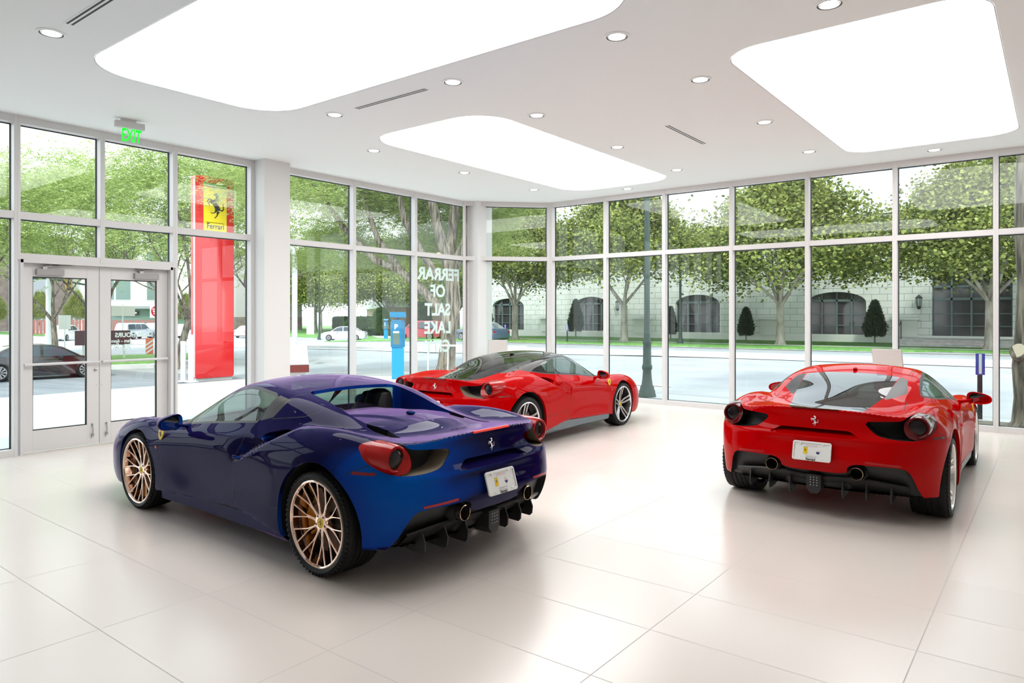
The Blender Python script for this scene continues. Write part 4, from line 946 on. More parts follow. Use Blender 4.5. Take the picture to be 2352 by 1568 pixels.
    if spider:
        MB().sphere((.10, 0, .982), .03, 12, sc=(1.5, .9, .55)).build('antenna_pod', paint, c, True)
        me = text_mesh('Ferrari', .042, .0006, sx=1.3); me.materials.append(m_gap); o = link_mesh('deck_script', me, c); zz = .905; place(o, (-.47, 0, zz+.012), (-.1, 0, 1), (1, 0, .1))
        o.rotation_euler = (0, 0, 0); o.matrix_local = Matrix.Translation((-.42, 0, .9125)) @ Matrix.Rotation(R(-90), 4, 'Z')
        for sy in (-.37, .37): hd = MB(); hd.tube([(.93, sy, .90), (.91, sy, .99), (.90, sy, 1.06), (.90, sy, 1.085)], 0, 16, rr=[.15, .13, .10, .05]); hd.build('headrest', m_int, c, True)
    else:
        MB().sphere((.95, 0, float(Zc(.95))+.012), .03, 12, sc=(1.6, .7, .6)).build('antenna_pod', roofm if kind != 'silver' else paint, c, True)
        if kind == 'gun':
            for sg in (1, -1):
                for k in range(5):
                    a = .66-.11*k; MB().box((a, sg*(.488+.004*k), float(Zc(a))-float(Cw(a))*.24-.012), (.075, .03, .004), rz=0).build('louvre_slat', m_gap, c)
        bx = MB(); bx.b2((-.35, -.3, .55), (.75, .3, .80)); bx.build('engine_cover', m_mesh, c)
    return c
CARS = {'B': (-.712, 5.407, -51.2154), 'R': (3.039, 6.625, 36.9056), 'M': (-.564, 9.587, 36.0396)}
def carpose(k):
    Xr, Dp, phi = CARS[k]; x = Xr*math.cos(TH)-Dp*math.sin(TH); y = Xr*math.sin(TH)+Dp*math.cos(TH)
    # heading: phi measured from the depth axis towards the right
    return (x, y, 0), math.pi/2+TH-R(phi)
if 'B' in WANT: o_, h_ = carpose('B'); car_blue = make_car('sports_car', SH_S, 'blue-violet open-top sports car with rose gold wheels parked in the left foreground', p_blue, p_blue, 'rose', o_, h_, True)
if 'M' in WANT: o_, h_ = carpose('M'); car_mid = make_car('sports_car', SH_C, 'red sports coupe with a black roof and dark five-spoke wheels, behind the blue car', p_red, p_black, 'gun', o_, h_, False)
if 'R' in WANT: o_, h_ = carpose('R'); car_red = make_car('sports_car', SH_C, 'all-red sports coupe on the right, seen from behind with silver wheels', p_red, p_red, 'silver', o_, h_, False)
# ================================================================ outside
rnd = random.Random(7)
def gz(X, Y):
    a = min(1, max(0, (-X-15)/15.)); b = min(1, max(0, (-X-38)/22.)); t = min(1, max(0, (Y-25)/10.))
    return -.15-.65*(a*(1-t)+b*t)
m_conc = mat('pale_concrete', (.66, .66, .65), .85); noise_col(m_conc, (.50,.51,.50), (.60,.60,.59), 1.5)
m_road = mat('worn_road', (.42, .44, .45), .9); noise_col(m_road, (.31,.325,.33), (.38,.395,.40), .6)
m_asph = mat('driveway_asphalt', (.20, .215, .23), .85); noise_col(m_asph, (.17,.185,.20), (.25,.265,.28), .8, stretch=(.3, 3, 1))
m_grass = mat('lawn', (.08, .19, .03), .9); noise_col(m_grass, (.035,.12,.012), (.12,.26,.04), 3., bump=.4, bdist=.05)
m_grass2 = mat('lawn_bright', (.15, .33, .07), .9); noise_col(m_grass2, (.10,.26,.05), (.20,.40,.10), 4., bump=.4, bdist=.05)
m_line = mat('lane_paint', (.85, .85, .85), .7); m_soil = mat('soil', (.16, .12, .09), .95); noise_col(m_soil, (.10,.08,.06), (.30,.26,.2), 9.)
def ground(name, P, m, dz=0., step=4.):
    """polygon draped on the terrain"""
    bm = bmesh.new(); v = [bm.verts.new((x, y, 0)) for x, y in P]; bm.faces.new(v)
    xs = [p[0] for p in P]; ys = [p[1] for p in P]
    for a, (lo, hi) in ((0, (min(xs), max(xs))), (1, (min(ys), max(ys)))):
        q = math.ceil(lo/step)*step
        while q < hi:
            co = (q, 0, 0) if a == 0 else (0, q, 0); no = (1, 0, 0) if a == 0 else (0, 1, 0)
            bmesh.ops.bisect_plane(bm, geom=bm.verts[:]+bm.edges[:]+bm.faces[:], plane_co=co, plane_no=no); q += step
    for w in bm.verts: w.co.z = gz(w.co.x, w.co.y)+dz
    me = bpy.data.meshes.new(name); bm.normal_update(); bm.to_mesh(me); bm.free(); me.materials.append(m); o = link_mesh(name, me); tag(o, kind='structure')
    if dz > .04: so_ = o.modifiers.new('thick', 'SOLIDIFY'); so_.thickness = dz+.1; so_.offset = -1.
    return o
ground('street', [(-260,-70),(60,-70),(60,160),(-260,160)], m_road, -.02, 6.)
ground('sidewalk', [(-21.7,-30),(XL-.15,-30),(XL-.15,YR-CH+.1),(-8.9,YR+.15),(30,YR+.15),(30,15.3),(-19.5,15.3),(-21.7,13.5)], m_conc, .05)
kb = MB(); kb.b2((-21.9,-30,-.9), (-21.7,13.4,-.36)); 
ground('driveway', [(-37.5,-30),(-21.7,-30),(-21.7,13.5),(-27,15.5),(-37.5,14.5)], m_asph, .0)
ground('traffic_island_kerb', [(-41,13),(-36.0,14.2),(-35.2,16.5),(-38,22),(-44,24),(-46,18)], m_conc, .16); ground('island_lawn', [(-40.4,13.9),(-36.8,14.9),(-36.1,16.6),(-38.6,21),(-43.5,22.9),(-45,18)], m_grass2, .20)
ground('median_kerb', [(-75,29.5),(-20,31.2),(30,33.4),(30,35.0),(-20,32.9),(-75,31.2)], m_conc, .15)
for nm_, P_ in (('median_gutter', [(-75,28.9),(-20,30.6),(30,32.8),(30,33.42),(-20,31.22),(-75,29.52)]), ('far_gutter', [(-52,39.0),(-20,40.1),(30,43.0),(30,43.7),(-20,40.7),(-52,39.6)])): ground(nm_, P_, m_conc, .005)
ground('parkway_lawn', [(-52,39.5),(-20,40.6),(-6.0,42.2),(-5.2,43.6),(30,43.8),(30,45.2),(-52,45.0)], m_grass2, .08); ground('lawn', [(-52,45.5),(30,45.5),(30,53.2),(-52,53.2)], m_grass, .10); ground('footpath', [(-52,45.0),(30,45.2),(30,45.55),(-52,45.5)], m_conc, .10)
ground('corner_lawn', [(-150,62),(-74,52),(-56,50),(-52,60),(-60,120),(-150,120)], m_grass2, .05); ground('corner_path', [(-86,72),(-62,54.5),(-60,55.2),(-84,74)], m_conc, .09)
ground('far_verge', [(-150,34),(-103,34),(-103,38),(-150,40)], m_grass, .05)
ground('tree_bed', [(-2.6,12.95),(1.5,12.95),(1.5,14.7),(-2.6,14.7)], m_soil, .065)
for k in range(5): x0 = -4.0-k*4.2 if k else -3.2; ground('lane_marking', [(x0-2.4,17.32),(x0,17.42),(x0,17.56),(x0-2.4,17.46)], m_line, .0)
# ---------------------------------------------------------------- trees
def leafmat(name, c1, c2):
    m = mat(name, c1, .6); nt = m.node_tree; b = bsdf(m); out = [n for n in nt.nodes if n.type == 'OUTPUT_MATERIAL'][0]
    oi = nd(m, 'ShaderNodeNewGeometry'); cr = nd(m, 'ShaderNodeValToRGB'); cr.color_ramp.elements[0].color = (*c1, 1); cr.color_ramp.elements[1].color = (*c2, 1); lk(m, oi.outputs['Random Per Island'], cr.inputs[0])
    lk(m, cr.outputs[0], b.inputs['Base Color']); tl = nd(m, 'ShaderNodeBsdfTranslucent'); lk(m, cr.outputs[0], tl.inputs[0]); mx = nd(m, 'ShaderNodeMixShader'); mx.inputs[0].default_value = .45
    lk(m, b.outputs[0], mx.inputs[1]); lk(m, tl.outputs[0], mx.inputs[2]); lk(m, mx.outputs[0], out.inputs[0]); return m
m_leafP = leafmat('plane_leaf', (.05,.09,.018), (.46,.50,.13)); m_leafL = leafmat('locust_leaf', (.18,.30,.06), (.60,.68,.25)); m_leafD = leafmat('dark_leaf', (.03,.09,.015), (.10,.20,.05)); m_leafC = leafmat('cypress_leaf', (.012,.035,.015), (.05,.09,.04))
m_bark = mat('mottled_bark', (.4,.36,.3), .9); noise_col(m_bark, (.20,.16,.13), (.50,.47,.41), 3., bump=.8, stretch=(1,1,.35), bdist=.05)
m_bark2 = mat('ridged_bark', (.25,.22,.18), .95); noise_col(m_bark2, (.07,.06,.05), (.30,.26,.20), 14., bump=1., stretch=(1,1,.12), contrast=(.38,.62), bdist=.04)
def crown_mesh(name, seed, R_h, R_v, n_cl, n_leaf, kind, m, flat=.6):
    rg = np.random.default_rng(seed); V = []; F = []
    # clump centres on and in a lumpy ellipsoid
    d = rg.normal(size=(n_cl, 3)); d /= np.linalg.norm(d, axis=1)[:, None]; d[:, 2] = np.where(d[:, 2] < -.55, -d[:, 2], d[:, 2])
    r = rg.uniform(.35, 1., n_cl)**.55; ang = np.arctan2(d[:, 1], d[:, 0]); lump = 1+.16*np.sin(ang*3+seed)+.10*np.sin(ang*5+2*seed)
    C = d*r[:, None]*np.array([R_h, R_h, R_v])*lump[:, None]
    cs = rg.uniform(.55, 1.15, n_cl)*(R_h*.16)
    N = n_cl*n_leaf; ci = np.repeat(np.arange(n_cl), n_leaf)
    if kind == 'plane':
        P = C[ci]+rg.normal(size=(N, 3))*cs[ci][:, None]*np.array([1, 1, flat]); ax = rg.normal(size=(N, 3)); ax[:, 2] = ax[:, 2]*.5; ax /= np.linalg.norm(ax, axis=1)[:, None]
        nr = rg.normal(size=(N, 3))+np.array([0, 0, 1.1]); t = np.cross(nr, ax); t /= np.linalg.norm(t, axis=1)[:, None]; L = rg.uniform(.11, .22, N)[:, None]*(R_h/5.5)
        pts = [(-.5, -.0), (-.15, .5), (.15, .28), (.5, .0), (.12, -.45), (-.2, -.3)]
        tp = np.where(P[:, 2] > 0, 1-.55*np.clip(P[:, 2]/R_v, 0, 1)**1.2, 1.)[:, None]; P = P*np.concatenate([tp, tp, np.ones_like(tp)], 1); X = np.stack([P+ax*L*a*1.2+t*L*b*1.2 for a, b in pts], 1); nv = 6
    else:
        # drooping fronds: several thin leaflets along a stem
        nf = N//7; fi = rg.integers(0, n_cl, nf); P0 = C[fi]+rg.normal(size=(nf, 3))*cs[fi][:, None]*np.array([1, 1, .7]); az = rg.uniform(0, 6.283, nf); dr = np.stack([np.cos(az), np.sin(az), -rg.uniform(.1, .9, nf)], 1); dr /= np.linalg.norm(dr, axis=1)[:, None]
        k = np.tile(np.arange(7), nf); f7 = np.repeat(np.arange(nf), 7); P = P0[f7]+dr[f7]*(k*.055)[:, None]; side = np.cross(dr[f7], np.array([0, 0, 1.])); side /= np.linalg.norm(side, axis=1)[:, None]; sg = np.where(k % 2 == 0, 1, -1)[:, None]
        ax = side*sg*.8+dr[f7]*.5+rg.normal(size=(len(P), 3))*.2; ax /= np.linalg.norm(ax, axis=1)[:, None]; t = np.cross(ax, np.cross(dr[f7], side)+rg.normal(size=(len(P), 3))*.6); t /= np.linalg.norm(t, axis=1)[:, None]; L = rg.uniform(.10, .17, len(P))[:, None]
        pts = [(0, 0), (.4, .16), (1., 0), (.4, -.16)]; X = np.stack([P+ax*L*a+t*L*b for a, b in pts], 1); nv = 4
    V = X.reshape(-1, 3); n = len(X); me = bpy.data.meshes.new(name); me.vertices.add(len(V)); me.vertices.foreach_set('co', V.ravel().astype(np.float32)); me.loops.add(len(V)); me.loops.foreach_set('vertex_index', np.arange(len(V), dtype=np.int32)); me.polygons.add(n); me.polygons.foreach_set('loop_start', np.arange(0, len(V), nv, dtype=np.int32)); me.polygons.foreach_set('loop_total', np.full(n, nv, dtype=np.int32)); me.materials.append(m); me.update(); me.validate(); return me
CR_P = [crown_mesh('foliage', s_, 5.4, 4.3, 230, 190, 'plane', m_leafP) for s_ in (1, 2)]
CR_L = [crown_mesh('foliage', s_, 4.6, 3.9, 190, 330, 'locust', m_leafL) for s_ in (3, 4)]
def branchy(mb, base, dirv, L, r, depth, rg, spread=.6, seg=5):
    pts = [Vector(base)]; d = Vector(dirv).normalized()
    for i in range(seg): d = (d+Vector((rg.uniform(-1,1), rg.uniform(-1,1), rg.uniform(-.3,.6)))*.12).normalized(); pts.append(pts[-1]+d*L/seg)
    mb.tube(pts, 0, 8 if depth > 1 else 5, rr=[r*(1-.45*i/seg) for i in range(seg+1)], cap=False)
    if depth > 0:
        for k in range(3):
            q = pts[rg.randint(seg-2, seg)]; nd_ = (d+Vector((rg.uniform(-1,1), rg.uniform(-1,1), rg.uniform(-.1,.7)))*spread*1.6).normalized(); branchy(mb, q, nd_, L*.72, r*.5, depth-1, rg, spread)
def tree(org, label, cat_grp, crown, scale, czh, trunk_r, bark, fork=2.3, seed=0, rot=0., name='street_tree', lean=(0,0)):
    t = empty(name, org, 0, label, 'tree', cat_grp); rg = random.Random(seed); mb = MB()
    p0 = Vector((0,0,-.1)); pts = [p0, Vector((0,0,.25)), Vector((lean[0]*.4, lean[1]*.4, fork*.5)), Vector((lean[0], lean[1], fork))]
    mb.tube(pts, 0, 14, rr=[trunk_r*1.7, trunk_r*1.15, trunk_r, trunk_r*.95])
    for k in range(5):
        a = 2*math.pi*k/5+rg.uniform(0, .8); branchy(mb, pts[-1]-Vector((0,0,.15*k*.4)), (math.cos(a)*.65, math.sin(a)*.65, .9), czh*.42, trunk_r*.45, 2, rg)
    branchy(mb, pts[-1], (0,0,1), czh*.5, trunk_r*.6, 2, rg)
    mb.build('trunk', bark, t, True)
    c = link_mesh('foliage', crown, t); c.location = (0, 0, czh); c.scale = (scale,)*3 if not isinstance(scale, tuple) else scale; c.rotation_euler = (0, 0, rot); return t
PT = [(-13.9,45.6,'leafy plane tree left of the wide arched doors across the street',1.08,6.3,0), (-2.9,45.9,'plane tree with pale patchy trunk before the entrance steps across the street',1.0,6.1,1), (-24.4,44.4,'plane tree seen behind the thick green lamp post, across the street',1.02,6.9,0), (-33.6,43.6,'plane tree across the street seen through the angled corner window',1.0,6.7,1),
      (8.5,46.5,'plane tree across the street beyond the right edge of the steps',1.05,6.6,0)]
for i, (x, y, lb, s_, ch, c) in enumerate(PT): tree((x, y, gz(x, y)+.1), lb, 'plane trees across the street', CR_P[c], (s_, s_, s_*.95), ch, .24, m_bark, 2.6, i, rot=i*1.3)
BG = [(-52,57,1.1,7.2,'background plane tree behind the blue far sedan'),(-60,66,1.2,7.8,'background tree left of the corner tree trunk, behind the red estate car'),(-70,63,1.15,7.2,'background tree above the tall dark clipped shrub'),(-80,72,1.3,8.,'background tree over the hedge between the blue pay machines'),(-88,66,1.2,7.6,'background tree over the hedge behind the silver sedan'),(-100,74,1.35,8.2,'background tree over the hedge, seen just right of the white column'),(-74,84,1.4,9,'tall background tree behind the hedge, highest in the second window'),(-112,82,1.4,8.4,'background tree at the left end of the hedge')]
for i, (x, y, s_, ch, lb) in enumerate(BG): tree((x, y, gz(x, y)), lb, 'background trees beyond the hedge', CR_P[i % 2], s_, ch, .28, m_bark, 3., 20+i, rot=i*.9)
LT = [(-33.7,16.9,'yellow-green honey locust behind the red sign tower',1.0,(1.0,1.05,1.0),7.4),(-40.3,15.5,'yellow-green honey locust over the entrance doors, trunk behind the black coupe',1.0,(1.05,1.1,1.0),7.0),(-39.2,10.1,'yellow-green honey locust at the far left edge of the photo',1.0,(1.0,1.0,1.0),6.6),(-36.5,24.0,'bright locust tree right of the red sign tower',1.0,(1.1,1.1,1.1),7.8),(-50.5,17.5,'distant locust behind the two trees over the doors',1.,(1.1,1.1,1.05),7.6)]
for i, (x, y, lb, _, s_, ch) in enumerate(LT): tree((x, y, gz(x, y)), lb, 'honey locusts by the driveway', CR_L[i % 2], s_, ch, .17, m_bark2, 2.4, 40+i, rot=i*1.7, lean=(.2, .5 if i < 2 else -.2))
SMT = [(-128,36,'slim young tree before the brick flats, left of the white pole'),(-126,41.5,'slim young tree before the brick flats, right of the white pole'),(-124,46,'bushy young tree before the brick flats, nearest the red fence'),(-116,60,'young tree beside the grey corner block behind the white off-roader')]
for i, (x, y, lb) in enumerate(SMT): tree((x, y, gz(x, y)), lb, 'young trees before the flats', CR_P[i % 2], (.33, .33, .62), 3.6, .09, m_bark, 1.2, 60+i)
# the big honey locust at the corner: thick leaning trunk with heavy limbs
t = empty('street_tree', (-16.35, 17.7, gz(-16.35, 17.7)), 0, 'big honey locust with a thick leaning trunk and heavy limbs behind the mirrored window lettering', 'tree', 'honey locusts by the driveway')
mb = MB(); ax_ = Vector((math.cos(TH), math.sin(TH), 0)); dp_ = Vector((-math.sin(TH), math.cos(TH), 0))
def L_(p): return ax_*p[0]+Vector((0,0,p[1]))+dp_*(p[2] if len(p) > 2 else 0)
mb.tube([L_(p) for p in ((-.25,-.2),(-.2,.3),(-.12,1.4),(.05,2.4),(-.02,3.3),(-.20,4.0),(-.5,5.0),(-.8,6.3))], 0, 20, rr=[.42,.30,.26,.25,.24,.22,.17,.13])
mb.tube([L_(p) for p in ((-.12,4.0),(.0,4.8,.1),(.1,6.2,.2),(.05,8,.3))], 0, 14, rr=[.22,.18,.16,.10]); mb.tube([L_(p) for p in ((.05,3.6),(.45,4.4,-.1),(.6,5.6,0),(.75,7.4,.1))], 0, 14, rr=[.2,.17,.15,.09])
mb.tube([L_(p) for p in ((-.05,1.5),(-.4,2.2,.1),(-1.0,2.8,.2),(-1.8,3.5,.3),(-2.6,4.6,.3),(-3.2,6.4,.2))], 0, 14, rr=[.20,.17,.15,.13,.10,.06]); mb.tube([L_(p) for p in ((-.4,3.2,-.1),(-.9,3.9,-.2),(-1.6,5.2,-.2),(-2.0,7,-.3))], 0, 12, rr=[.15,.13,.11,.06]); mb.tube([L_(p) for p in ((-1.8,3.5,.3),(-2.7,3.9,.4),(-3.8,5.0,.5),(-4.9,6.6,.4))], 0, 12, rr=[.13,.12,.10,.05])
mb.tube([L_(p) for p in ((-.2,3.85,0),(-.36,3.95,-.2),(-.44,4.0,-.32))], 0, 14, rr=[.13,.12,.115]); mb.build('trunk', m_bark2, t, True)
m_cut = mat('cut_wood', (.62,.46,.30), .8); mb = MB(); mb.tube([L_((-.44,4.0,-.32)), L_((-.445,4.003,-.33))], .10, 14); mb.build('sawn_stub', m_cut, t)
for i, (a, z, q, s_) in enumerate(((-2.6,7.8,1.5,1.0),(.8,8.0,1.,.85),(-5.4,6.6,.5,.68),(-2.4,5.2,3.2,.62),(.7,5.0,3.0,.45),(-4.6,4.2,3.0,.42),(-3.4,6.4,2.2,.6),(-1.0,6.6,2.4,.6),(-1.4,4.3,4.2,.42),(1.6,6.4,2.,.5))):
    c = link_mesh('foliage', CR_L[i % 2], t); c.location = L_((a, z, q)); c.scale = (s_, s_, s_*.75); c.rotation_euler = (0, 0, i*2.)
# rough trunk at the right edge with a sawn stub
t = empty('street_tree', (-.36, 14.35, -.10), 0, 'rough dark tree trunk with a sawn round stub at the right edge of the photo', 'tree'); mb = MB()
rg = random.Random(5); pr = [((.06,-.1),.46),((.05,.10),.30),((.02,.5),.24),((-.02,1.0),.235),((.03,1.35),.25),((.02,1.75),.22),((.03,2.4),.20),((-.02,3.2),.20),((.0,4.1),.21),((.08,5.0),.20),((.2,7.5),.16)]
mb.tube([L_(p) for p, r in pr], 0, 22, rr=[r for p, r in pr]); mb.tube([L_(p) for p in ((-.05,1.15),(-.20,1.22,-.05),(-.27,1.27,-.1))], 0, 16, rr=[.17,.14,.13]); mb.build('trunk', m_bark2, t, True)
mb = MB(); mb.tube([L_((-.27,1.27,-.1)), L_((-.285,1.276,-.105))], .118, 20); mb.build('sawn_stub', mat('pale_cut_wood', (.72,.62,.47), .8), t)
c = link_mesh('foliage', CR_L[0], t); c.location = (.6, 1.0, 9.2); c.scale = (.8,.8,.6)
# ---------------------------------------------------------------- shrubs and hedge
def shrub(org, h, r, label, m, seed, name='conifer', grp=None, cat='shrub', pear=False):
    rg = np.random.default_rng(seed); n = 5200; z = rg.uniform(0, 1, n)**.85; prof = np.where(z < .25, .75+.25*z/.25, np.clip(1-(z-.25)/.76, 0, 1)**.72)*rg.uniform(.8, 1.18, n) if not pear else np.sqrt(np.clip(1-((z-.45)/.56)**2, .02, 1))
    a = rg.uniform(0, 6.283, n); rr_ = r*prof*rg.uniform(.55, 1.05, n)**.5; P = np.stack([rr_*np.cos(a), rr_*np.sin(a), .12*h+z*h*.9], 1); up = np.stack([np.cos(a)*.5, np.sin(a)*.5, np.ones(n)], 1)+rg.normal(size=(n, 3))*.35; up /= np.linalg.norm(up, axis=1)[:, None]; t = np.cross(up, rg.normal(size=(n, 3))); t /= np.linalg.norm(t, axis=1)[:, None]; L = rg.uniform(.07, .16, n)[:, None]*max(1, h/3)
    X = np.stack([P, P+up*L+t*L*.3, P+up*L*1.8, P+up*L-t*L*.3], 1).reshape(-1, 3); me = bpy.data.meshes.new('needles'); me.from_pydata(X.tolist(), [], [(4*i, 4*i+1, 4*i+2, 4*i+3) for i in range(n)]); me.materials.append(m)
    e = empty(name, org, 0, label, cat, grp); link_mesh('needles', me, e); mb = MB(); mb.tube([(0,0,-.05), (0,0,h*.7)], 0, 8, rr=[.06, .02]); mb.build('stem', m_bark2, e, True); return e
for i, (x, h, r, lb) in enumerate(((-18.2,2.2,.50,'sparse dark conifer left of the plane tree, against the stone wall'),(-9.6,2.6,.62,'dense dark conifer between the two door sets across the street'),(-33.1,3.0,.62,'conifer against the stone wall behind the pale reflections, second street window'),(-24.2,2.3,.40,'slim conifer behind the far thin lamp post'),(-43.5,3.4,.75,'conifer against the stone wall seen through the angled corner window'))):
    shrub((x, 51.6, .0), h, r, lb, m_leafC, i, grp='conifers along the stone building')
def blob_hedge(name, c, d, label, m, seed):
    rg = np.random.default_rng(seed); n = int(9000); P = np.stack([rg.uniform(-.5, .5, n)*d[0], rg.uniform(-.5, .5, n)*d[1], rg.uniform(0, 1, n)*d[2]], 1); f = rg.integers(0, 3, n); P[f == 0, 2] = d[2]; P[f == 1, 1] = -d[1]/2; P += rg.normal(size=(n, 3))*.06
    ax = rg.normal(size=(n, 3)); ax /= np.linalg.norm(ax, axis=1)[:, None]; t = np.cross(ax, rg.normal(size=(n, 3))); t /= np.linalg.norm(t, axis=1)[:, None]; L = .22
    X = np.stack([P-ax*L, P+t*L*.6, P+ax*L, P-t*L*.6], 1).reshape(-1, 3); me = bpy.data.meshes.new('leaves'); me.from_pydata(X.tolist(), [], [(4*i, 4*i+1, 4*i+2, 4*i+3) for i in range(n)]); me.materials.append(m)
    e = empty(name, c[:3], c[3], label, 'hedge'); link_mesh('leaves', me, e); MB().b2((-d[0]/2+.1, -d[1]/2+.1, -.2), (d[0]/2-.1, d[1]/2-.1, d[2]-.1)).build('hedge_body', m_leafC, e); return e
blob_hedge('hedge', (-88,72.5,gz(-88,72.5),R(-32)), (46,2.0,2.3), 'long clipped dark hedge on the corner lawn behind the silver sedan', m_leafD, 3)
shrub((-66.5,59,gz(-66,59)), 3.4, 1.05, 'tall rounded clipped shrub left of the small far pay machine', m_leafD, 31, 'clipped_shrub', cat='shrub', pear=True); shrub((-61,60.5,gz(-61,60)), 4.0, 1.2, 'tall rounded clipped shrub behind the near blue pay machine', m_leafD, 32, 'clipped_shrub', pear=True); shrub((-71,58.5,gz(-71,58)), 2.2, 1.3, 'low round shrub behind the tail of the silver sedan', m_leafD, 33, 'clipped_shrub', pear=True)
# ---------------------------------------------------------------- stone building across the street
m_stone = mat('pale_limestone', (.66,.68,.62), .8)
def _stone(m):
    ge = nd(m, 'ShaderNodeTexCoord'); mp = nd(m, 'ShaderNodeMapping'); mp.inputs['Rotation'].default_value = (R(90), 0, 0); lk(m, ge.outputs['Object'], mp.inputs[0]); br = nd(m, 'ShaderNodeTexBrick'); lk(m, mp.outputs[0], br.inputs[0])
    br.inputs['Scale'].default_value = 1.; br.inputs['Brick Width'].default_value = .98; br.inputs['Row Height'].default_value = .455; br.inputs['Mortar Size'].default_value = .014; br.inputs['Color1'].default_value = (.68,.70,.64,1); br.inputs['Color2'].default_value = (.62,.645,.59,1); br.inputs['Mortar'].default_value = (.22,.25,.22,1); lk(m, br.outputs[0], bsdf(m).inputs['Base Color'])
_stone(m_stone)
m_stone2 = mat('smooth_limestone', (.68,.69,.64), .8); m_roofm = mat('standing_seam_roof', (.60,.63,.63), .5, .2); m_dfr = mat('door_frame_teal', (.11,.155,.155), .5); m_dgl = mat('dark_door_glass', (.05,.05,.05), .06); m_iron = mat('black_iron', (.02,.022,.022), .5)
sb = empty('stone_building', (-13, 53, .05), 0, 'pale green-grey limestone building with arched doors and a metal roof across the street', 'building')
DO = [(-12.05,-7.45+0,0)]
# openings: centre x (world), half width, height, arched
OPN = [(-12.35,1.95,3.45,True),(-22.6,1.85,3.45,True),(-32.4,1.7,3.45,True),(-41.7,1.9,3.45,True),(-4.35,2.15,4.6,False),(5.5,1.95,3.45,True)]
def facade():
    bm = bmesh.new(); x0, x1, z0, z1 = -45.5, 17., -.6, 9.0; E_ = []
    def loop(P): v = [bm.verts.new((p[0]+13, 0, p[1]-.05)) for p in P]; return v, [bm.edges.new((v[i], v[(i+1) % len(v)])) for i in range(len(v))]
    v, e = loop([(x0,z0),(x1,z0),(x1,z1),(x0,z1)]); E_ += e
    for (c, hw, h, ar) in OPN:
        P = [(c-hw,.06),(c+hw,.06)]
        if ar: P += [(c+hw*math.cos(a), h-.75+.75*math.sin(a)) for a in np.linspace(0, math.pi, 13)]
        else: P += [(c+hw,h),(c-hw,h)]
        v, e = loop(P); E_ += e; w = [bm.verts.new((q.co.x, .55, q.co.z)) for q in v]
        for i in range(len(v)): bm.faces.new((v[i], v[(i+1) % len(v)], w[(i+1) % len(v)], w[i]))
    bmesh.ops.triangle_fill(bm, edges=E_, use_beauty=True); bmesh.ops.recalc_face_normals(bm, faces=bm.faces); me = bpy.data.meshes.new('wall'); bm.to_mesh(me); bm.free(); me.materials.append(m_stone); return link_mesh('wall', me, sb)
facade()
for (c, hw, h, ar) in OPN:
    n = 4; w = 2*hw/n; hd_ = 2.72; fr = MB(); gl = MB(); C = c+13
    gl.b2((C-hw, .42, 0), (C+hw, .44, h))
    for k in range(n+1): fr.b2((C-hw+k*w-.055, .30, 0), (C-hw+k*w+.055, .42, h))
    fr.b2((C-hw, .30, hd_), (C+hw, .42, hd_+.14)); fr.b2((C-hw, .30, 0), (C+hw, .42, .32)); fr.b2((C-hw, .30, hd_+.14), (C+hw, .42, hd_+.16))
    for z in (1.05, 1.85): fr.b2((C-hw, .32, z-.03), (C+hw, .42, z+.03))
    if not ar: fr.b2((C-hw, .3, 3.55), (C+hw, .42, 3.68))
    f = fr.build('door_frame', m_dfr, sb); gl.build('door_glass', m_dgl, f); hn = MB(); hn.tube([(C+w-.1,.26,1.0),(C+w-.1,.26,1.3)], .02, 6); hn.tube([(C+w+.1,.26,1.0),(C+w+.1,.26,1.3)], .02, 6); hn.build('door_pull', m_iron, f)
co = MB(); co.b2((-32.5,-.12,7.15), (30,.1,7.3)); co.b2((-32.5,-.45,8.25), (30,.1,8.6)); co.b2((-32.5,-.3,8.0), (30,.1,8.25)); co.b2((-32.5,-.6,8.6), (30,.1,8.75)); co.b2((-32.5,-.08,-.2), (30,.05,.42)); co.build('cornice', m_stone2, sb)
rf = MB(); rf.add([(-32.5,-.6,8.75),(30,-.6,8.75),(30,6.5,12.2),(-32.5,6.5,12.2)], [(0,1,2,3)]); rfo = rf.build('roof', m_roofm, sb)
se = MB()
for k in range(0, 100): x = -32.2+k*.62; M_ = Matrix.Rotation(math.atan2(3.45,7.1), 4, 'X'); se.box((x, 2.95, 10.50), (.04, 7.85, .05), M=M_)
so = se.build('roof_seam', m_roofm, rfo); so['kind'] = 'stuff'
rg_ = MB(); rg_.b2((-32.5,6.3,12.1), (30,6.8,12.6)); rg_.build('ridge', m_stone2, sb); bk = MB(); bk.b2((-32.5,.6,-.3), (30,14,8.6)); bk.build('building_core', m_stone2, sb)
gb = MB(); gb.add([(8.2,-.62,8.77),(5.8,-.62,8.77),(8.2,3.2,10.6)], [(0,1,2)]);
gb = MB(); gb.prism([(5.2,8.75),(12.0,8.75),(8.6,10.3)], -.7, 3.3, ax='y'); gb.build('gable', m_roofm, sb)
for c in (-16.9,-27.4,-37,-8.0,-.2):
    o = MB(); o.b2((c+13-.85,-.55,1.45), (c+13+.85,0,1.6)); o.b2((c+13-.78,-.45,1.65), (c+13+.78,-.1,1.78)); o.b2((c+13-.7,-.18,.3), (c+13+.7,0,1.45)); o.build('wall_niche', m_stone2, sb)
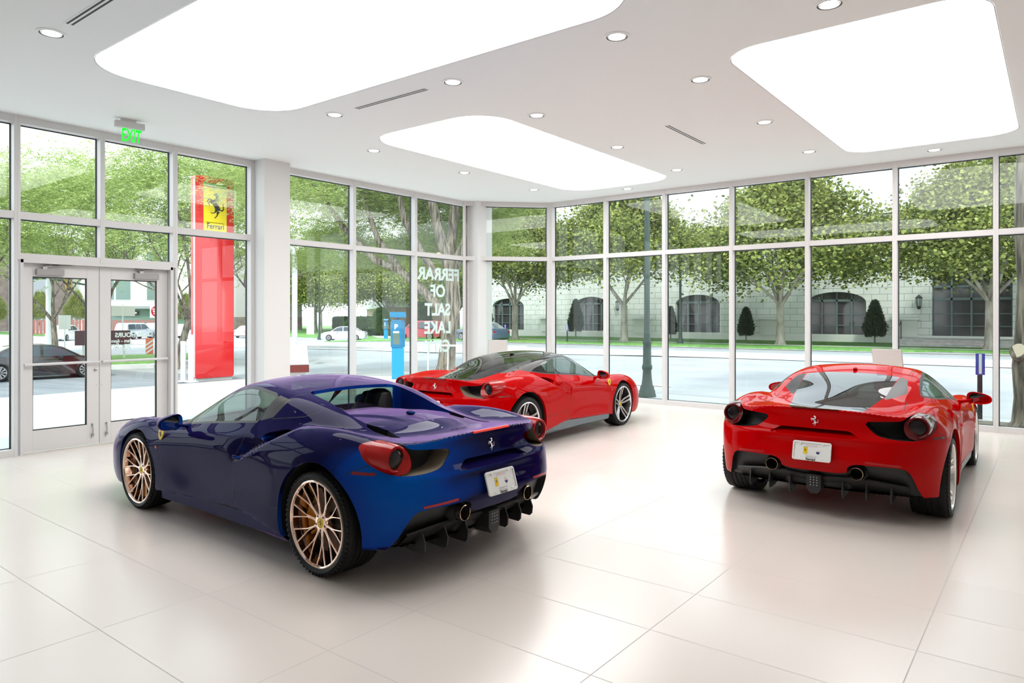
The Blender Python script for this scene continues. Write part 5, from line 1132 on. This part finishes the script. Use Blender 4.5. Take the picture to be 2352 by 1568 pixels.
def sconce(x, lb):
    s_ = empty('wall_lantern', (x, 52.72, 2.5), 0, lb, 'lantern', 'lanterns on the stone building'); o = MB(); o.lathe([(.02,-.32),(.10,-.25),(.13,-.12),(.13,-.1)], 12); o.lathe([(.20,.42),(.22,.46),(.10,.56),(.02,.66)], 8); o.tube([(0,.3,.1),(0,.05,-.2),(0,0,-.3)], .025, 6)
    for k in range(6): a = R(60*k); o.tube([(.125*math.cos(a),.125*math.sin(a),-.1),(.19*math.cos(a),.19*math.sin(a),.44)], .014, 5)
    o.build('lantern_frame', m_iron, s_); o = MB(); o.lathe([(.11,-.1),(.17,.42)], 12); o.build('lantern_glass', mat('frosted_glass', (.35,.42,.38), .3), s_)
for x, lb in ((-7.2,'black iron wall lantern left of the entrance steps, half hidden by leaves'),(-1.5,'black iron wall lantern right of the entrance steps'),(-29.6,'black iron wall lantern behind the green lamp post'),(-45.5,'black iron wall lantern seen through the angled corner window')): sconce(x, lb)
st = empty('entrance_steps', (-4.35, 50.5, 0), 0, 'shallow grey stone steps before the wide doors across the street', 'steps'); m_stp = mat('grey_steps', (.40,.39,.38), .85); noise_col(m_stp, (.33,.32,.31), (.50,.49,.47), 3.)
for k in range(3): MB().b2((-3.6,-2.6+k*.45,-.1), (3.6,2.6,.05+.14*(k+1)-.14)).build('step', m_stp, st)
for sg in (-1,1):
    r_ = empty('handrail', (-4.35+sg*3.35, 48.2, 0), 0, 'thin black iron handrail at the %s of the entrance steps' % ('left' if sg < 0 else 'right'), 'handrail', 'handrails of the entrance steps'); o = MB(); o.tube([(0,-.3,0),(0,-.3,.9),(0,.1,1.0),(0,1.1,1.45),(0,1.1,.2)], .03, 8); o.build('rail', m_iron, r_)
# white tower block behind
tw = empty('tower_block', (-3, 98, 0), 0, 'pale tower block with balconies rising behind the stone building', 'building'); m_tw = mat('tower_white', (.80,.82,.84), .8); m_twg = mat('tower_glass', (.30,.40,.43), .2)
MB().b2((-9.5,0,0), (34,16,46)).build('wall', m_tw, tw); MB().b2((-15.5,6,0), (-9.5,16,46)).build('side_wing', mat('tower_grey', (.62,.67,.72), .8), tw)
for i, x in enumerate((-5.2,1.2,7.6,14.0,20.4,26.8)):
    for k in range(5):
        z = 16.5+k*5.1; f = MB(); f.b2((x-1.9,-.25,z-.45), (x+1.9,.1,z-.2)); f.b2((x-1.9,-.2,z+3.4), (x+1.9,.1,z+3.6)); fo = f.build('window_surround', m_tw, tw); g = MB(); g.b2((x-1.5,-.08,z), (x+1.5,.02,z+3.3)); g.build('pane', m_twg, fo)
        if i != 0: b_ = MB(); b_.b2((x-2,-1.0,z-.3), (x+2,0,z-.1)); b_.b2((x-2,-1.0,z+.9), (x+2,-.9,z+1.0)); [b_.b2((x-2+j*.4,-1.0,z-.1), (x-1.88+j*.4,-.9,z+.9)) for j in range(11)]; b_.build('balcony', m_tw, tw)
# ---------------------------------------------------------------- flats and offices to the left
def block(name, org, rz, w, d, h, label, mw, wins, mg, parts=()):
    e = empty(name, org, rz, label, 'building'); MB().b2((0,0,-2), (w,d,h)).build('wall', mw, e)
    for (x, z, ww, hh) in wins:
        f = MB(); f.b2((x-.12,-.12,z-.12), (x+ww+.12,.02,z+hh+.12)); fo = f.build('window_frame', m_tw, e); g = MB(); g.b2((x,-.16,z), (x+ww*.47,-.1,z+hh)); g.b2((x+ww*.53,-.16,z), (x+ww,-.1,z+hh)); g.build('pane', mg, fo)
    for nm, a, b, m in parts: MB().b2(a, b).build(nm, m, e)
    return e
m_brick = mat('brown_brick', (.17,.13,.12), .9); noise_col(m_brick, (.13,.10,.09), (.22,.17,.15), 1.2); m_sid = mat('grey_siding', (.30,.32,.34), .8); m_cream = mat('cream_render', (.78,.78,.70), .8); m_gg = mat('greenish_glass', (.16,.24,.21), .15); m_white = mat('white_panel', (.82,.82,.82), .7); m_ofg = mat('grey_cladding', (.38,.36,.35), .8)
FL = block('apartment_block', (-146, 22, -1), R(80-0), 30, 16, 17, 'four-storey flats in brown brick and white panels seen through the left door', m_brick,
      [(4,2,1.8,2.8),(11.5,2,2.2,2.6),(4,6.4,1.4,2.6),(11.5,6.4,1.4,2.6),(22.5,2,1.4,2.4),(22.5,6.4,1.4,2.6)], m_gg,
      [('white_upper_storeys', (2,-.8,9.6), (18,2,17.5), m_white), ('grey_bay', (20.5,-.4,0), (26,3,17.2), m_sid), ('balcony_slab', (6.3,-1.6,5.6), (10.2,.5,5.9), m_tw), ('balcony_slab', (6.3,-1.6,9.2), (10.2,.5,9.5), m_tw), ('balcony_slab', (6.3,-1.6,12.8), (10.2,.5,13.1), m_tw), ('balcony_rail', (6.3,-1.6,5.9), (10.2,-1.5,6.9), m_iron), ('balcony_rail', (6.3,-1.6,9.5), (10.2,-1.5,10.5), m_iron), ('balcony_rail', (6.3,-1.6,13.1), (10.2,-1.5,14.1), m_iron)])
OF = block('office_building', (-143, 52, -1), R(72), 26, 14, 17, 'cream office building with large square windows seen through the right door', m_cream,
      [(4.5,5.9,5.2,3.6),(12.5,5.9,5.2,3.6),(4.5,11.4,5.2,3.8),(12.5,11.4,5.2,3.8),(20,5.9,4,3.6)], m_gg, [('dark_canopy', (5.5,-1.2,4.2), (26,.5,4.7), m_sid), ('shopfront', (6,-.1,.2), (24,.05,4.1), m_gg), ('sign_board', (7,-.5,3.0), (11.2,-.3,3.8), m_blk)])
_sb = [c for c in OF.children if c.name.startswith('sign_board')][0]; mb = MB(); [mb.b2((7.5+k*.42,-.56,3.25), (7.5+k*.42+.26,-.5,3.55)) for k in range(8) if k not in (2, 4)]; mb.build('board_marks', m_white, _sb)
GC = block('apartment_block', (-120, 66, -1), R(60), 16, 12, 15, 'grey-clad block with narrow white windows left of the red sign tower', m_ofg, [(11,3.2,.8,2.4),(11,8.2,.8,2.4),(3,3.2,.8,2.4)], m_gg, [('brick_base', (0,-.3,-1), (16,.2,2.6), m_brick)])
HS = block('low_house', (-122, 104, -1), R(-35), 46, 10, 4.2, 'low brick houses with white roofs behind the long hedge', mat('pinkish_brick', (.52,.36,.30), .9), [(9,1.2,2.2,1.6),(17,1.2,2.2,1.6),(31,1.2,2,1.6)], m_gg, [('roof', (-1,-1,4.2), (47,11,5.6), m_tw)])
fe = empty('picket_fence', (-112, 36, -1), R(74), 'reddish slatted fence before the brick flats', 'fence'); o = MB(); [o.b2((k*.42,0,0), (k*.42+.3,.05,2.2)) for k in range(40)]; o.build('slats', mat('red_brown_slats', (.33,.12,.10), .8), fe)
# ---------------------------------------------------------------- street furniture
m_lpg = mat('lamp_post_green', (.045,.075,.065), .5, .2); m_galv = mat('pale_painted_steel', (.72,.76,.76), .5); m_ppb = mat('pay_station_blue', (.0,.15,.31), .4); m_ppd = mat('pay_screen', (.12,.17,.14), .2)
lp = empty('street_lamp', (-7.39, 14.52, -.12), 0, 'thick dark green cast-iron lamp post standing right outside the street windows', 'street lamp'); o = MB()
o.lathe([(.20,0),(.20,.07),(.185,.10),(.18,.16),(.16,.19),(.155,.24),(.125,.30),(.105,.45),(.095,.62),(.115,.66),(.115,.72),(.095,.76),(.09,1.20),(.10,1.23),(.10,1.27),(.075,1.32),(.066,1.6),(.058,6.6)], 24); o.build('post', m_lpg, lp, True)
o = MB(); o.lathe([(.05,6.6),(.18,6.8),(.20,7.2),(.05,7.5)], 16); o.build('lantern', m_tw, lp, True)
def thinlamp(x, y, h, lb, arm):
    e = empty('street_lamp', (x, y, gz(x, y)), 0, lb, 'street lamp', 'thin far lamp posts'); o = MB(); o.lathe([(.22,0),(.20,.25),(.13,.5),(.11,1.0),(.085,1.1),(.07,h)], 12)
    if arm: o.tube([(0,0,h*.86),(-.2,-.1,h*.93),(-.6,-.25,h*1.0),(-1.0,-.4,h*1.0)], .05, 6); o.lathe([(.12,h),(.10,h+.25),(.02,h+.3)], 8)
    o.build('post', m_lpg, e, True)
thinlamp(-19.9, 43.9, 6.6, 'thin dark far lamp post with a curved arm, third street window', True); thinlamp(-63.5, 47.5, 9.5, 'thin dark lamp post left of the silver sedan', False)
def polesign(name, x, y, r, h, lb, m=m_galv, cat='pole', rz=0):
    e = empty(name, (x, y, gz(x, y)), rz, lb, cat); o = MB(); o.tube([(0,0,-.1),(0,0,h)], r, 12); o.build('post', m, e, True); return e
e = polesign('signal_pole', -31.2, 21.8, .14, 5.6, 'tall white pole with a bent top just right of the first white column'); o = MB(); o.tube([(0,0,5.5),(-.05,-.1,6.0),(-.35,-.4,6.25),(-.8,-.9,6.2)], .13, 10); o.build('bent_arm', m_galv, e, True); o = MB(); o.b2((.45,.4,1.6), (1.0,.46,3.0)); o.build('sign_plate', m_white, e)
e = polesign('signal_pole', -56, 19.0, .20, 7.6, 'thick white signal pole seen through the left door', m=m_galv); o = MB(); o.tube([(.0,-2.2,5.1),(0,.0,5.2),(-.5,4.2,4.6)], .07, 8); o.build('mast_arm', m_lpg, e, True)
m_sigy = mat('signal_yellow', (.72,.42,.12), .5)
for dy, lb in ((1.2,'a'),(-1.9,'b')):
    o = MB(); o.b2((-.15,dy-.22,4.3), (.15,dy+.22,5.5)); s_ = o.build('signal_head', m_sigy, e, bevel=.02); o = MB(); [o.lathe([(.13,0),(.13,.05),(.01,.05)], 12, M=Matrix.Rotation(R(90),4,'Y'), org=(.15,dy,4.52+k*.37)) for k in range(3)]; o.build('signal_lens', m_iron, s_)
e = polesign('road_sign', -46.5, 16.6, .035, 2.6, 'plain white backed road sign on a thin post behind the black coupe', cat='road sign'); o = MB(); o.b2((-.02,-.32,1.75), (.02,.32,2.6)); o.build('sign_plate', m_white, e)
e = polesign('road_sign', -47.5, 20.3, .035, 3.3, 'pale blank road sign at the left of the right door pane', cat='road sign'); o = MB(); o.b2((-.02,-.75,2.55), (.02,.75,3.2)); o.build('sign_plate', mat('beige_sign', (.66,.64,.58), .6), e)
e = polesign('road_sign', -69, 32.6, .045, 3.4, 'round red and white road sign above the silver off-roader', cat='road sign'); o = MB(); o.b2((0,-.62,2.4), (.03,.62,3.65)); p_ = o.build('sign_plate', m_white, e); o = MB(); o.lathe([(.54,0),(.54,.02),(.01,.02)], 28, M=Matrix.Rotation(R(90),4,'Y'), org=(.03,0,3.02)); o.build('red_disc', m_refl, p_); o = MB(); o.b2((.05,-.36,2.96), (.06,.36,3.08)); o.build('white_bar', m_white, p_)
for tx_, z_ in (('DO NOT', 3.22), ('ENTER', 2.80)): me = text_mesh(tx_, .2, .002, bold=.006); me.materials.append(m_white); me.transform(Matrix.Rotation(R(90), 4, 'Z') @ Matrix.Rotation(R(90), 4, 'X')); q_ = link_mesh('lettering', me, p_); q_.location = (.055, 0, z_)
e = polesign('utility_pole', -88, 41.5, .16, 10.5, 'brown wooden utility pole behind the round road sign', mat('pole_wood', (.33,.25,.19), .9))
e = empty('direction_board', (-41.5,17.0,gz(-41.5,17)), R(70), 'dark maroon board sign on white posts seen through the right door', 'sign'); o = MB(); o.b2((-1.6,0,.95), (1.05,.06,1.75)); o.build('board', mat('maroon_board', (.10,.035,.05), .5), e)
for x in (-1.2,-.1,.75): o = MB(); o.b2((x-.05,.06,-.1), (x+.05,.12,1.75)); o.build('post', m_galv, e)
# orange and white barricade
e = empty('traffic_barricade', (-45.6,21.1,gz(-45.6,21.1)), R(55), 'orange and white striped channelizer on a black base in the road', 'traffic marker'); MB().b2((-.5,-.25,-.02), (.5,.25,.06)).build('base', m_blk, e)
m_org = mat('marker_orange', (.80,.22,.12), .5); mpz = MB(); mpz.b2((-.22,-.03,.06), (.22,.03,1.15)); b_ = mpz.build('panel', m_org, e, bevel=.02)
o = MB(); [o.add([(-.2,-.035,z), (.2,-.035,z+.30), (.2,-.035,z+.42), (-.2,-.035,z+.12)], [(0,1,2,3)]) for z in (.12,.38,.64)]; o.build('white_stripe', m_white, b_)
# bollards
for i, (x, y, h, lb) in enumerate(((-22.4,11.7,1.55,'white steel bollard nearest the red sign tower'),(-23.3,11.9,1.35,'white steel bollard left of the other one, by the door frame'))):
    e = empty('bollard', (x, y, gz(x, y)+.05), 0, lb, 'bollard', 'bollards by the sign tower'); o = MB(); o.tube([(0,0,0),(0,0,h)], 0, 16, rr=[.085,.085]); o.build('tube', m_galv, e, True); o = MB(); o.b2((-.16,-.16,0), (.16,.16,.02)); o.build('base_plate', m_galv, e)
# red sign tower
m_tred = mat('sign_tower_red', (.66,.018,.022), .08); bsdf(m_tred).inputs['Coat Weight'].default_value = .6; m_yel2 = mat('sign_yellow', (.90,.66,.01), .4)
tt = empty('sign_tower', (-23.35, 13.05, gz(-23.35, 13.05)), R(90), 'tall glossy red sign tower with a yellow horse emblem standing outside the doors', 'sign tower'); TWW = 1.42; HT = 7.1
P = rrect(TWW, HT-.1, .09, 5, 0, .1+(HT-.1)/2); MB().prism(P, -.02, .28, ax='y').build('tower_body', m_tred, tt); MB().b2((-TWW/2+.04,.02,0), (TWW/2-.04,.26,.14)).build('plinth', m_conc, tt)
for sx in (-1,): MB().b2((-TWW/2-.012,.02,.15), (-TWW/2+.0,.09,HT-.12)).build('white_edge', m_white, tt)
yp = MB().b2((-.42,-.045,HT-2.02), (.42,-.02,HT-.34)).build('yellow_panel', m_yel2, tt)
for z0, z1, m in ((HT-.28,HT-.22,m_grn),(HT-.34,HT-.28,m_wht),(HT-.37,HT-.34,m_refl)): MB().b2((-.42,-.05,z0), (.42,-.02,z1)).build('flag_stripe', m, tt)
h = link_mesh('horse', horse_mesh(.88, m_blk, .12), yp); h.location = (0,-.05,HT-.98)
me = text_mesh('Ferrari', .27, .002, sx=.86, bold=.004); me.materials.append(m_blk); me.transform(Matrix.Rotation(R(90), 4, 'X')); h = link_mesh('wordmark', me, yp); h.location = (0,-.05,HT-1.72); MB().b2((-.34,-.052,HT-1.595), (.30,-.048,HT-1.58)).build('wordmark_bar', m_blk, yp)
# blue pay stations
def paystation(x, y, rz, s, lb):
    e = empty('pay_station', (x, y, gz(x, y)+.05), rz, lb, 'parking meter', 'blue pay stations'); e.scale = (s,)*3
    MB().b2((-.17,-.12,0), (.17,.12,.92)).build('pedestal', mat('pay_light_blue', (.0,.26,.50), .4), e)
    o = MB(); o.prism([(-.20,-.15),(.10,-.15),(.20,-.05),(.20,.15),(-.20,.15)], .9, 1.62); o.prism([(-.18,-.13),(.09,-.13),(.18,-.04),(.18,.13),(-.18,.13)], 1.62, 1.68); o.build('cabinet', m_ppb, e, bevel=.006)
    o = MB(); o.b2((-.03,-.03,1.66), (.03,.03,1.78)); o.box((0,-.02,1.83), (.46,.34,.025), M=Matrix.Rotation(R(24),4,'X')); o.build('solar_hood', m_ppb, e)
    o = MB(); o.b2((-.15,-.153,.98), (.04,-.151,1.30)); o.build('screen', m_ppd, e); o = MB(); o.b2((-.14,-.155,1.31), (.03,-.152,1.36)); o.b2((.202,-.02,.98), (.206,.12,1.36)); o.build('notice', m_white, e)
    me = text_mesh('P', .20, .001, bold=.006); me.materials.append(m_white); me.transform(Matrix.Rotation(R(90), 4, 'X')); q = link_mesh('letter', me, e); q.location = (-.06,-.153,1.48)
    return e
paystation(-15.6, 14.5, TH+R(12), 1.04, 'large blue solar pay station for parking outside the lettered window'); paystation(-52.5, 47.2, TH, 1.05, 'small far blue pay station on the corner lawn')
# guard rail between the pay station and the tree
e = empty('handrail', (-16.0,15.1,gz(-16,15.1)+.05), R(12), 'pale metal railing running along the pavement behind the lettered window', 'railing'); o = MB(); o.tube([(-5.2,0,1.0),(4.2,0,1.0)], .028, 8)
o.build('top_rail', m_galv, e, True)
for x in (-.2,.9,1.6,2.3,3.0,3.7,4.2): o = MB(); o.tube([(x,0,0),(x,0,1.0)], .02, 8); o.build('upright', m_galv, e, True)
def paysign(x, y, h, w, lb, m=None):
    e = empty('parking_sign', (x, y, gz(x, y)), TH-R(25), lb, 'parking sign', 'blue parking zone signs'); o = MB(); o.b2((-.035,-.035,0), (.035,.035,h)); o.build('post', m_iron, e); o = MB(); o.b2((-w/2,-.05,h-.02), (w/2,-.035,h+.36)); p_ = o.build('panel', mat('sign_violet_blue', (.06,.07,.42), .4), e); o = MB(); o.b2((-.022,-.053,h), (.022,-.05,h+.35)); o.build('white_strip', m_white, p_)
paysign(-1.1, 15.0, .84+.02, .14, 'narrow blue and white sign on a black post, right of the red car mirror'); paysign(-27.6, 41.9, .9, .16, 'tiny blue sign on the far kerb, second street window'); paysign(-33.2, 41.9, .9, .16, 'tiny blue sign on the far kerb seen through the angled corner window'); 
# ---------------------------------------------------------------- traffic: simple but shaped cars
m_tyr = m_rub; m_win = mat('car_window', (.05,.07,.085), .08); m_hub = mat('alloy_hub', (.6,.6,.6), .3, .9); m_tail = mat('tail_light', (.45,.01,.01), .25)
def streetcar(org, rz, L, W_, H_, prof, glass, label, paint, wx, wr, cat='car', name='car', seed=0, hubm=None):
    e = empty(name, org, rz, label, cat)
    def sect(P, k0=1.):  # extruded body with tumblehome
        mb = MB(); V = []; n = len(P)
        zs = [p[1] for p in P]
        for sg in (-1, 1):
            for x, z in P:
                tum = max(0., (z-.58*H_)/(.42*H_)); nose = (abs(x)/(L/2))**6
                V.append((x, sg*W_/2*(1-.20*tum-.12*nose)*k0, z))
        Vi = []
        return V, n
    V, n = sect(prof); mb = MB(); F = [tuple(range(n))[::-1], tuple(range(n, 2*n))]+[(i, (i+1) % n, n+(i+1) % n, n+i) for i in range(n)]
    mb.add(V, F); b = mb.build('body_shell', paint, e, bevel=.05, seg=3); [setattr(p, 'use_smooth', True) for p in b.data.polygons]
    for P in glass:
        V, m_ = sect(P, 1.012); g = MB(); g.add(V[:m_], [tuple(range(m_))]); g.build('side_window', m_win, e); g = MB(); g.add(V[m_:], [tuple(range(m_))]); g.build('side_window', m_win, e)
    gp = [p for P in glass for p in P]; x0 = min(p[0] for p in gp); x1 = max(p[0] for p in gp)
    for sg in (-1, 1):
        for x in wx:
            M = Matrix.Rotation(R(-90*sg), 4, 'X'); w = MB(); w.lathe([(wr*.66,.0),(wr*.9,.015),(wr,-.02),(wr,-.20),(wr*.5,-.2)], 24, M=M, org=(x, sg*(W_/2-.0), wr)); wo = w.build('wheel', m_tyr, e, True)
            h_ = MB()
            for k in range(10): a = R(36*k); h_.add([tuple((M @ Vector((r*math.cos(a+d), r*math.sin(a+d), .008)))+Vector((x, sg*W_/2, wr))) for r, d in ((wr*.12,-.2),(wr*.66,-.13),(wr*.66,.13),(wr*.12,.2))], [(0,1,2,3)])
            h_.lathe([(wr*.66,-.05),(wr*.68,.012),(wr*.62,.012)], 24, M=M, org=(x, sg*W_/2, wr)); h_.build('rim', hubm or m_hub, wo)
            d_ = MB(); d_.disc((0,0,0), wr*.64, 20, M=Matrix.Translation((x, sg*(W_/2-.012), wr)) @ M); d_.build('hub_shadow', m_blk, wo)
    for sg in (-1, 1): t_ = MB(); t_.box((-L/2+.06, sg*W_*.36, H_*.50), (.12,.26,.14)); t_.build('tail_lamp', m_tail, e, bevel=.02); t_ = MB(); t_.box((L/2-.14, sg*W_*.36, H_*.42), (.14,.28,.12)); t_.build('head_lamp', m_white, e, bevel=.02); t_ = MB(); t_.box((L*.12, sg*(W_/2+.06), H_*.62), (.12,.16,.11)); t_.build('door_mirror', paint, e, bevel=.02)
    return e
def sedan(L, H_): return [(-L/2,.30),(-L/2,.55*H_),(-L*.47,.64*H_),(-L*.36,.68*H_),(-L*.22,.93*H_),(-L*.10,H_),(L*.06,.985*H_),(L*.14,.92*H_),(L*.27,.66*H_),(L*.42,.58*H_),(L*.49,.45*H_),(L/2,.22),(L*.45,.16),(-L*.46,.18)]
def sgl(L, H_): return [[(-L*.30,.68*H_),(-L*.20,.90*H_),(-L*.09,.955*H_),(-.02*L,.955*H_),(-.02*L,.66*H_)],[(.0,.66*H_),(.0,.955*H_),(L*.06,.94*H_),(L*.13,.88*H_),(L*.235,.665*H_)]]
def suv(L, H_): return [(-L/2,.34),(-L/2,.58*H_),(-L*.46,.95*H_),(-L*.40,H_),(L*.05,H_),(L*.12,.95*H_),(L*.24,.64*H_),(L*.46,.58*H_),(L/2,.40*H_),(L/2,.25),(L*.4,.24),(-L*.45,.26)]
def ugl(L, H_): return [[(-L*.45,.62*H_),(-L*.43,.92*H_),(-L*.24,.93*H_),(-L*.24,.62*H_)],[(-L*.22,.62*H_),(-L*.22,.93*H_),(-.06*L,.93*H_),(-.06*L,.62*H_)],[(-.04*L,.62*H_),(-.04*L,.93*H_),(L*.06,.93*H_),(L*.11,.89*H_),(L*.20,.63*H_)]]
def pk(name, c, r=.25): m = mat(name, c, r, .1); bsdf(m).inputs['Coat Weight'].default_value = 1.; return m
P_w = pk('white_car_paint', (.78,.79,.80)); P_s = pk('silver_car_paint', (.55,.58,.62)); P_r = pk('maroon_car_paint', (.36,.02,.03)); P_b = pk('slate_blue_car_paint', (.07,.11,.17)); P_k = pk('black_car_paint', (.010,.008,.010), .15); P_t = pk('beige_car_paint', (.55,.50,.46))
C_ = lambda x, y: (x, y, gz(x, y)-.01)
streetcar(C_(-32.9,10.75), R(84), 4.95, 1.95, 1.42, sedan(4.95,1.42), sgl(4.95,1.42), 'black luxury coupe with bright multi-spoke wheels outside the glass doors', P_k, (-1.45,1.50), .36)
streetcar(C_(-58.0,46.5), R(180+38), 4.55, 1.76, 1.47, sedan(4.55,1.47), sgl(4.55,1.47), 'silver sedan parked before the long hedge', P_s, (-1.35,1.40), .31)
streetcar(C_(-44.5,44.2), R(180+12), 4.7, 1.85, 1.70, suv(4.7,1.70), ugl(4.7,1.70), 'maroon and silver estate car behind the lettered window', P_r, (-1.4,1.42), .35)
streetcar(C_(-34.8,41.0), R(180-12), 4.8, 1.85, 1.46, sedan(4.8,1.46), sgl(4.8,1.46), 'slate blue sedan seen from behind, at the left of the angled corner window', P_b, (-1.4,1.45), .33)
streetcar(C_(-83,29.5), R(-40), 4.8, 1.85, 1.62, sedan(4.8,1.62), sgl(4.8,1.62), 'white sedan driving this way behind the black coupe', P_w, (-1.4,1.45), .34)
streetcar(C_(-82,36.5), R(115), 4.7, 1.85, 1.80, suv(4.7,1.8), ugl(4.7,1.8), 'silver off-roader seen from behind through the right door', P_s, (-1.4,1.42), .37)
streetcar(C_(-86,41.5), R(120), 5.2, 1.9, 1.75, suv(5.2,1.75), ugl(5.2,1.75), 'white pickup cut off by the right door frame', P_w, (-1.6,1.6), .38)
streetcar(C_(-80,42.0), R(120), 4.3, 1.8, 1.66, suv(4.3,1.66), ugl(4.3,1.66), 'white compact off-roader left of the red sign tower', P_w, (-1.25,1.3), .35)
streetcar(C_(-77,47.5), R(120), 4.8, 1.8, 1.45, sedan(4.8,1.45), sgl(4.8,1.45), 'beige sedan seen from behind right of the red sign tower', P_t, (-1.4,1.42), .33)
# utility box at far left
e = empty('utility_cabinet', (-30.5,7.35,gz(-30.5,7.35)), R(80), 'pale green utility cabinet at the far left edge beyond the glass', 'cabinet'); o = MB(); o.b2((-1.2,-.4,1.7), (.35,.2,3.1)); o.build('cabinet_body', mat('pale_green_metal', (.42,.50,.45), .6), e, bevel=.05); o = MB(); o.b2((-.9,-.2,0), (.1,0,1.7)); o.build('stand', m_galv, e)
# ================================================================ inside: car information stands
m_std = mat('stand_plate', (.74,.72,.70), .4); m_stg = mat('stand_grey', (.42,.41,.39), .5); m_brn = mat('stand_brown_red', (.16,.035,.03), .35)
def stand(x, y, rz, lb):
    e = empty('information_stand', (x, y, 0), rz, lb, 'display stand', 'slanted car information stands'); M = Matrix.Rotation(R(-62), 4, 'X')
    o = MB(); o.b2((-.19,-.03,0), (.19,.03,.02)); o.b2((-.16,-.02,.02), (.16,.02,.80)); o.build('post', m_std, e, bevel=.004)
    o = MB(); o.box((0,.05,1.00), (.40,.025,.52), M=Matrix.Rotation(R(-28), 4, 'X')); p_ = o.build('slanted_plate', m_std, e, bevel=.003)
    o = MB(); o.box((0,-.085,.80), (.40,.03,.06), M=Matrix.Rotation(R(-28), 4, 'X')); o.build('grey_strip', m_stg, e); o = MB(); o.b2((-.20,-.15,.60), (.20,.04,.77)); o.build('brown_box', m_brn, e, bevel=.003)
    # thin grey edge round the plate
    o = MB(); Mm = Matrix.Translation((0,.05,1.00)) @ Matrix.Rotation(R(-28), 4, 'X')
    for a, b in (((-.2,0,-.26),(.2,0,-.26)),((.2,0,-.26),(.2,0,.26)),((.2,0,.26),(-.2,0,.26)),((-.2,0,.26),(-.2,0,-.26))): o.tube([Mm @ Vector(a), Mm @ Vector(b)], .008, 6)
    o.build('plate_edge', m_stg, p_); return e
e_ = stand(-13.7, 9.6, R(62), 'slanted information stand with a brown base beside the first white column'); e_.location.z = -.1; e_.scale = (1.35, 1.2, .94); stand(-9.42, 11.62, R(40+180), 'white slanted information stand in the far corner by the second column'); stand(-2.05, 12.05, R(180), 'white slanted information stand behind the right red coupe')
# ---- writing on the panes
decal([('FERRARI', .345, .0, 2.605, 1.06), ('OF', .345, .0, 2.25, 1.0), ('SALT', .345, 0, 1.86, 1.0), ('LAKE', .345, 0, 1.483, 1.0), ('CITY', .345, 0, 1.092, 1.0)], (XG-.012, 10.70, 0), R(90), 'white mirrored window lettering FERRARI OF SALT LAKE CITY', 'window_lettering')
decal([('SALES HOURS', .085, 0, 1.468, .98), ('9am - 6pm', .064, -.17, 1.387, 1.), ('9am - 4pm', .064, -.17, 1.332, 1.), ('CLOSED', .064, -.17, 1.278, 1.)], (XD-.033, 4.55, 0), R(90), 'small white mirrored opening hours on the right entrance door', 'door_lettering')
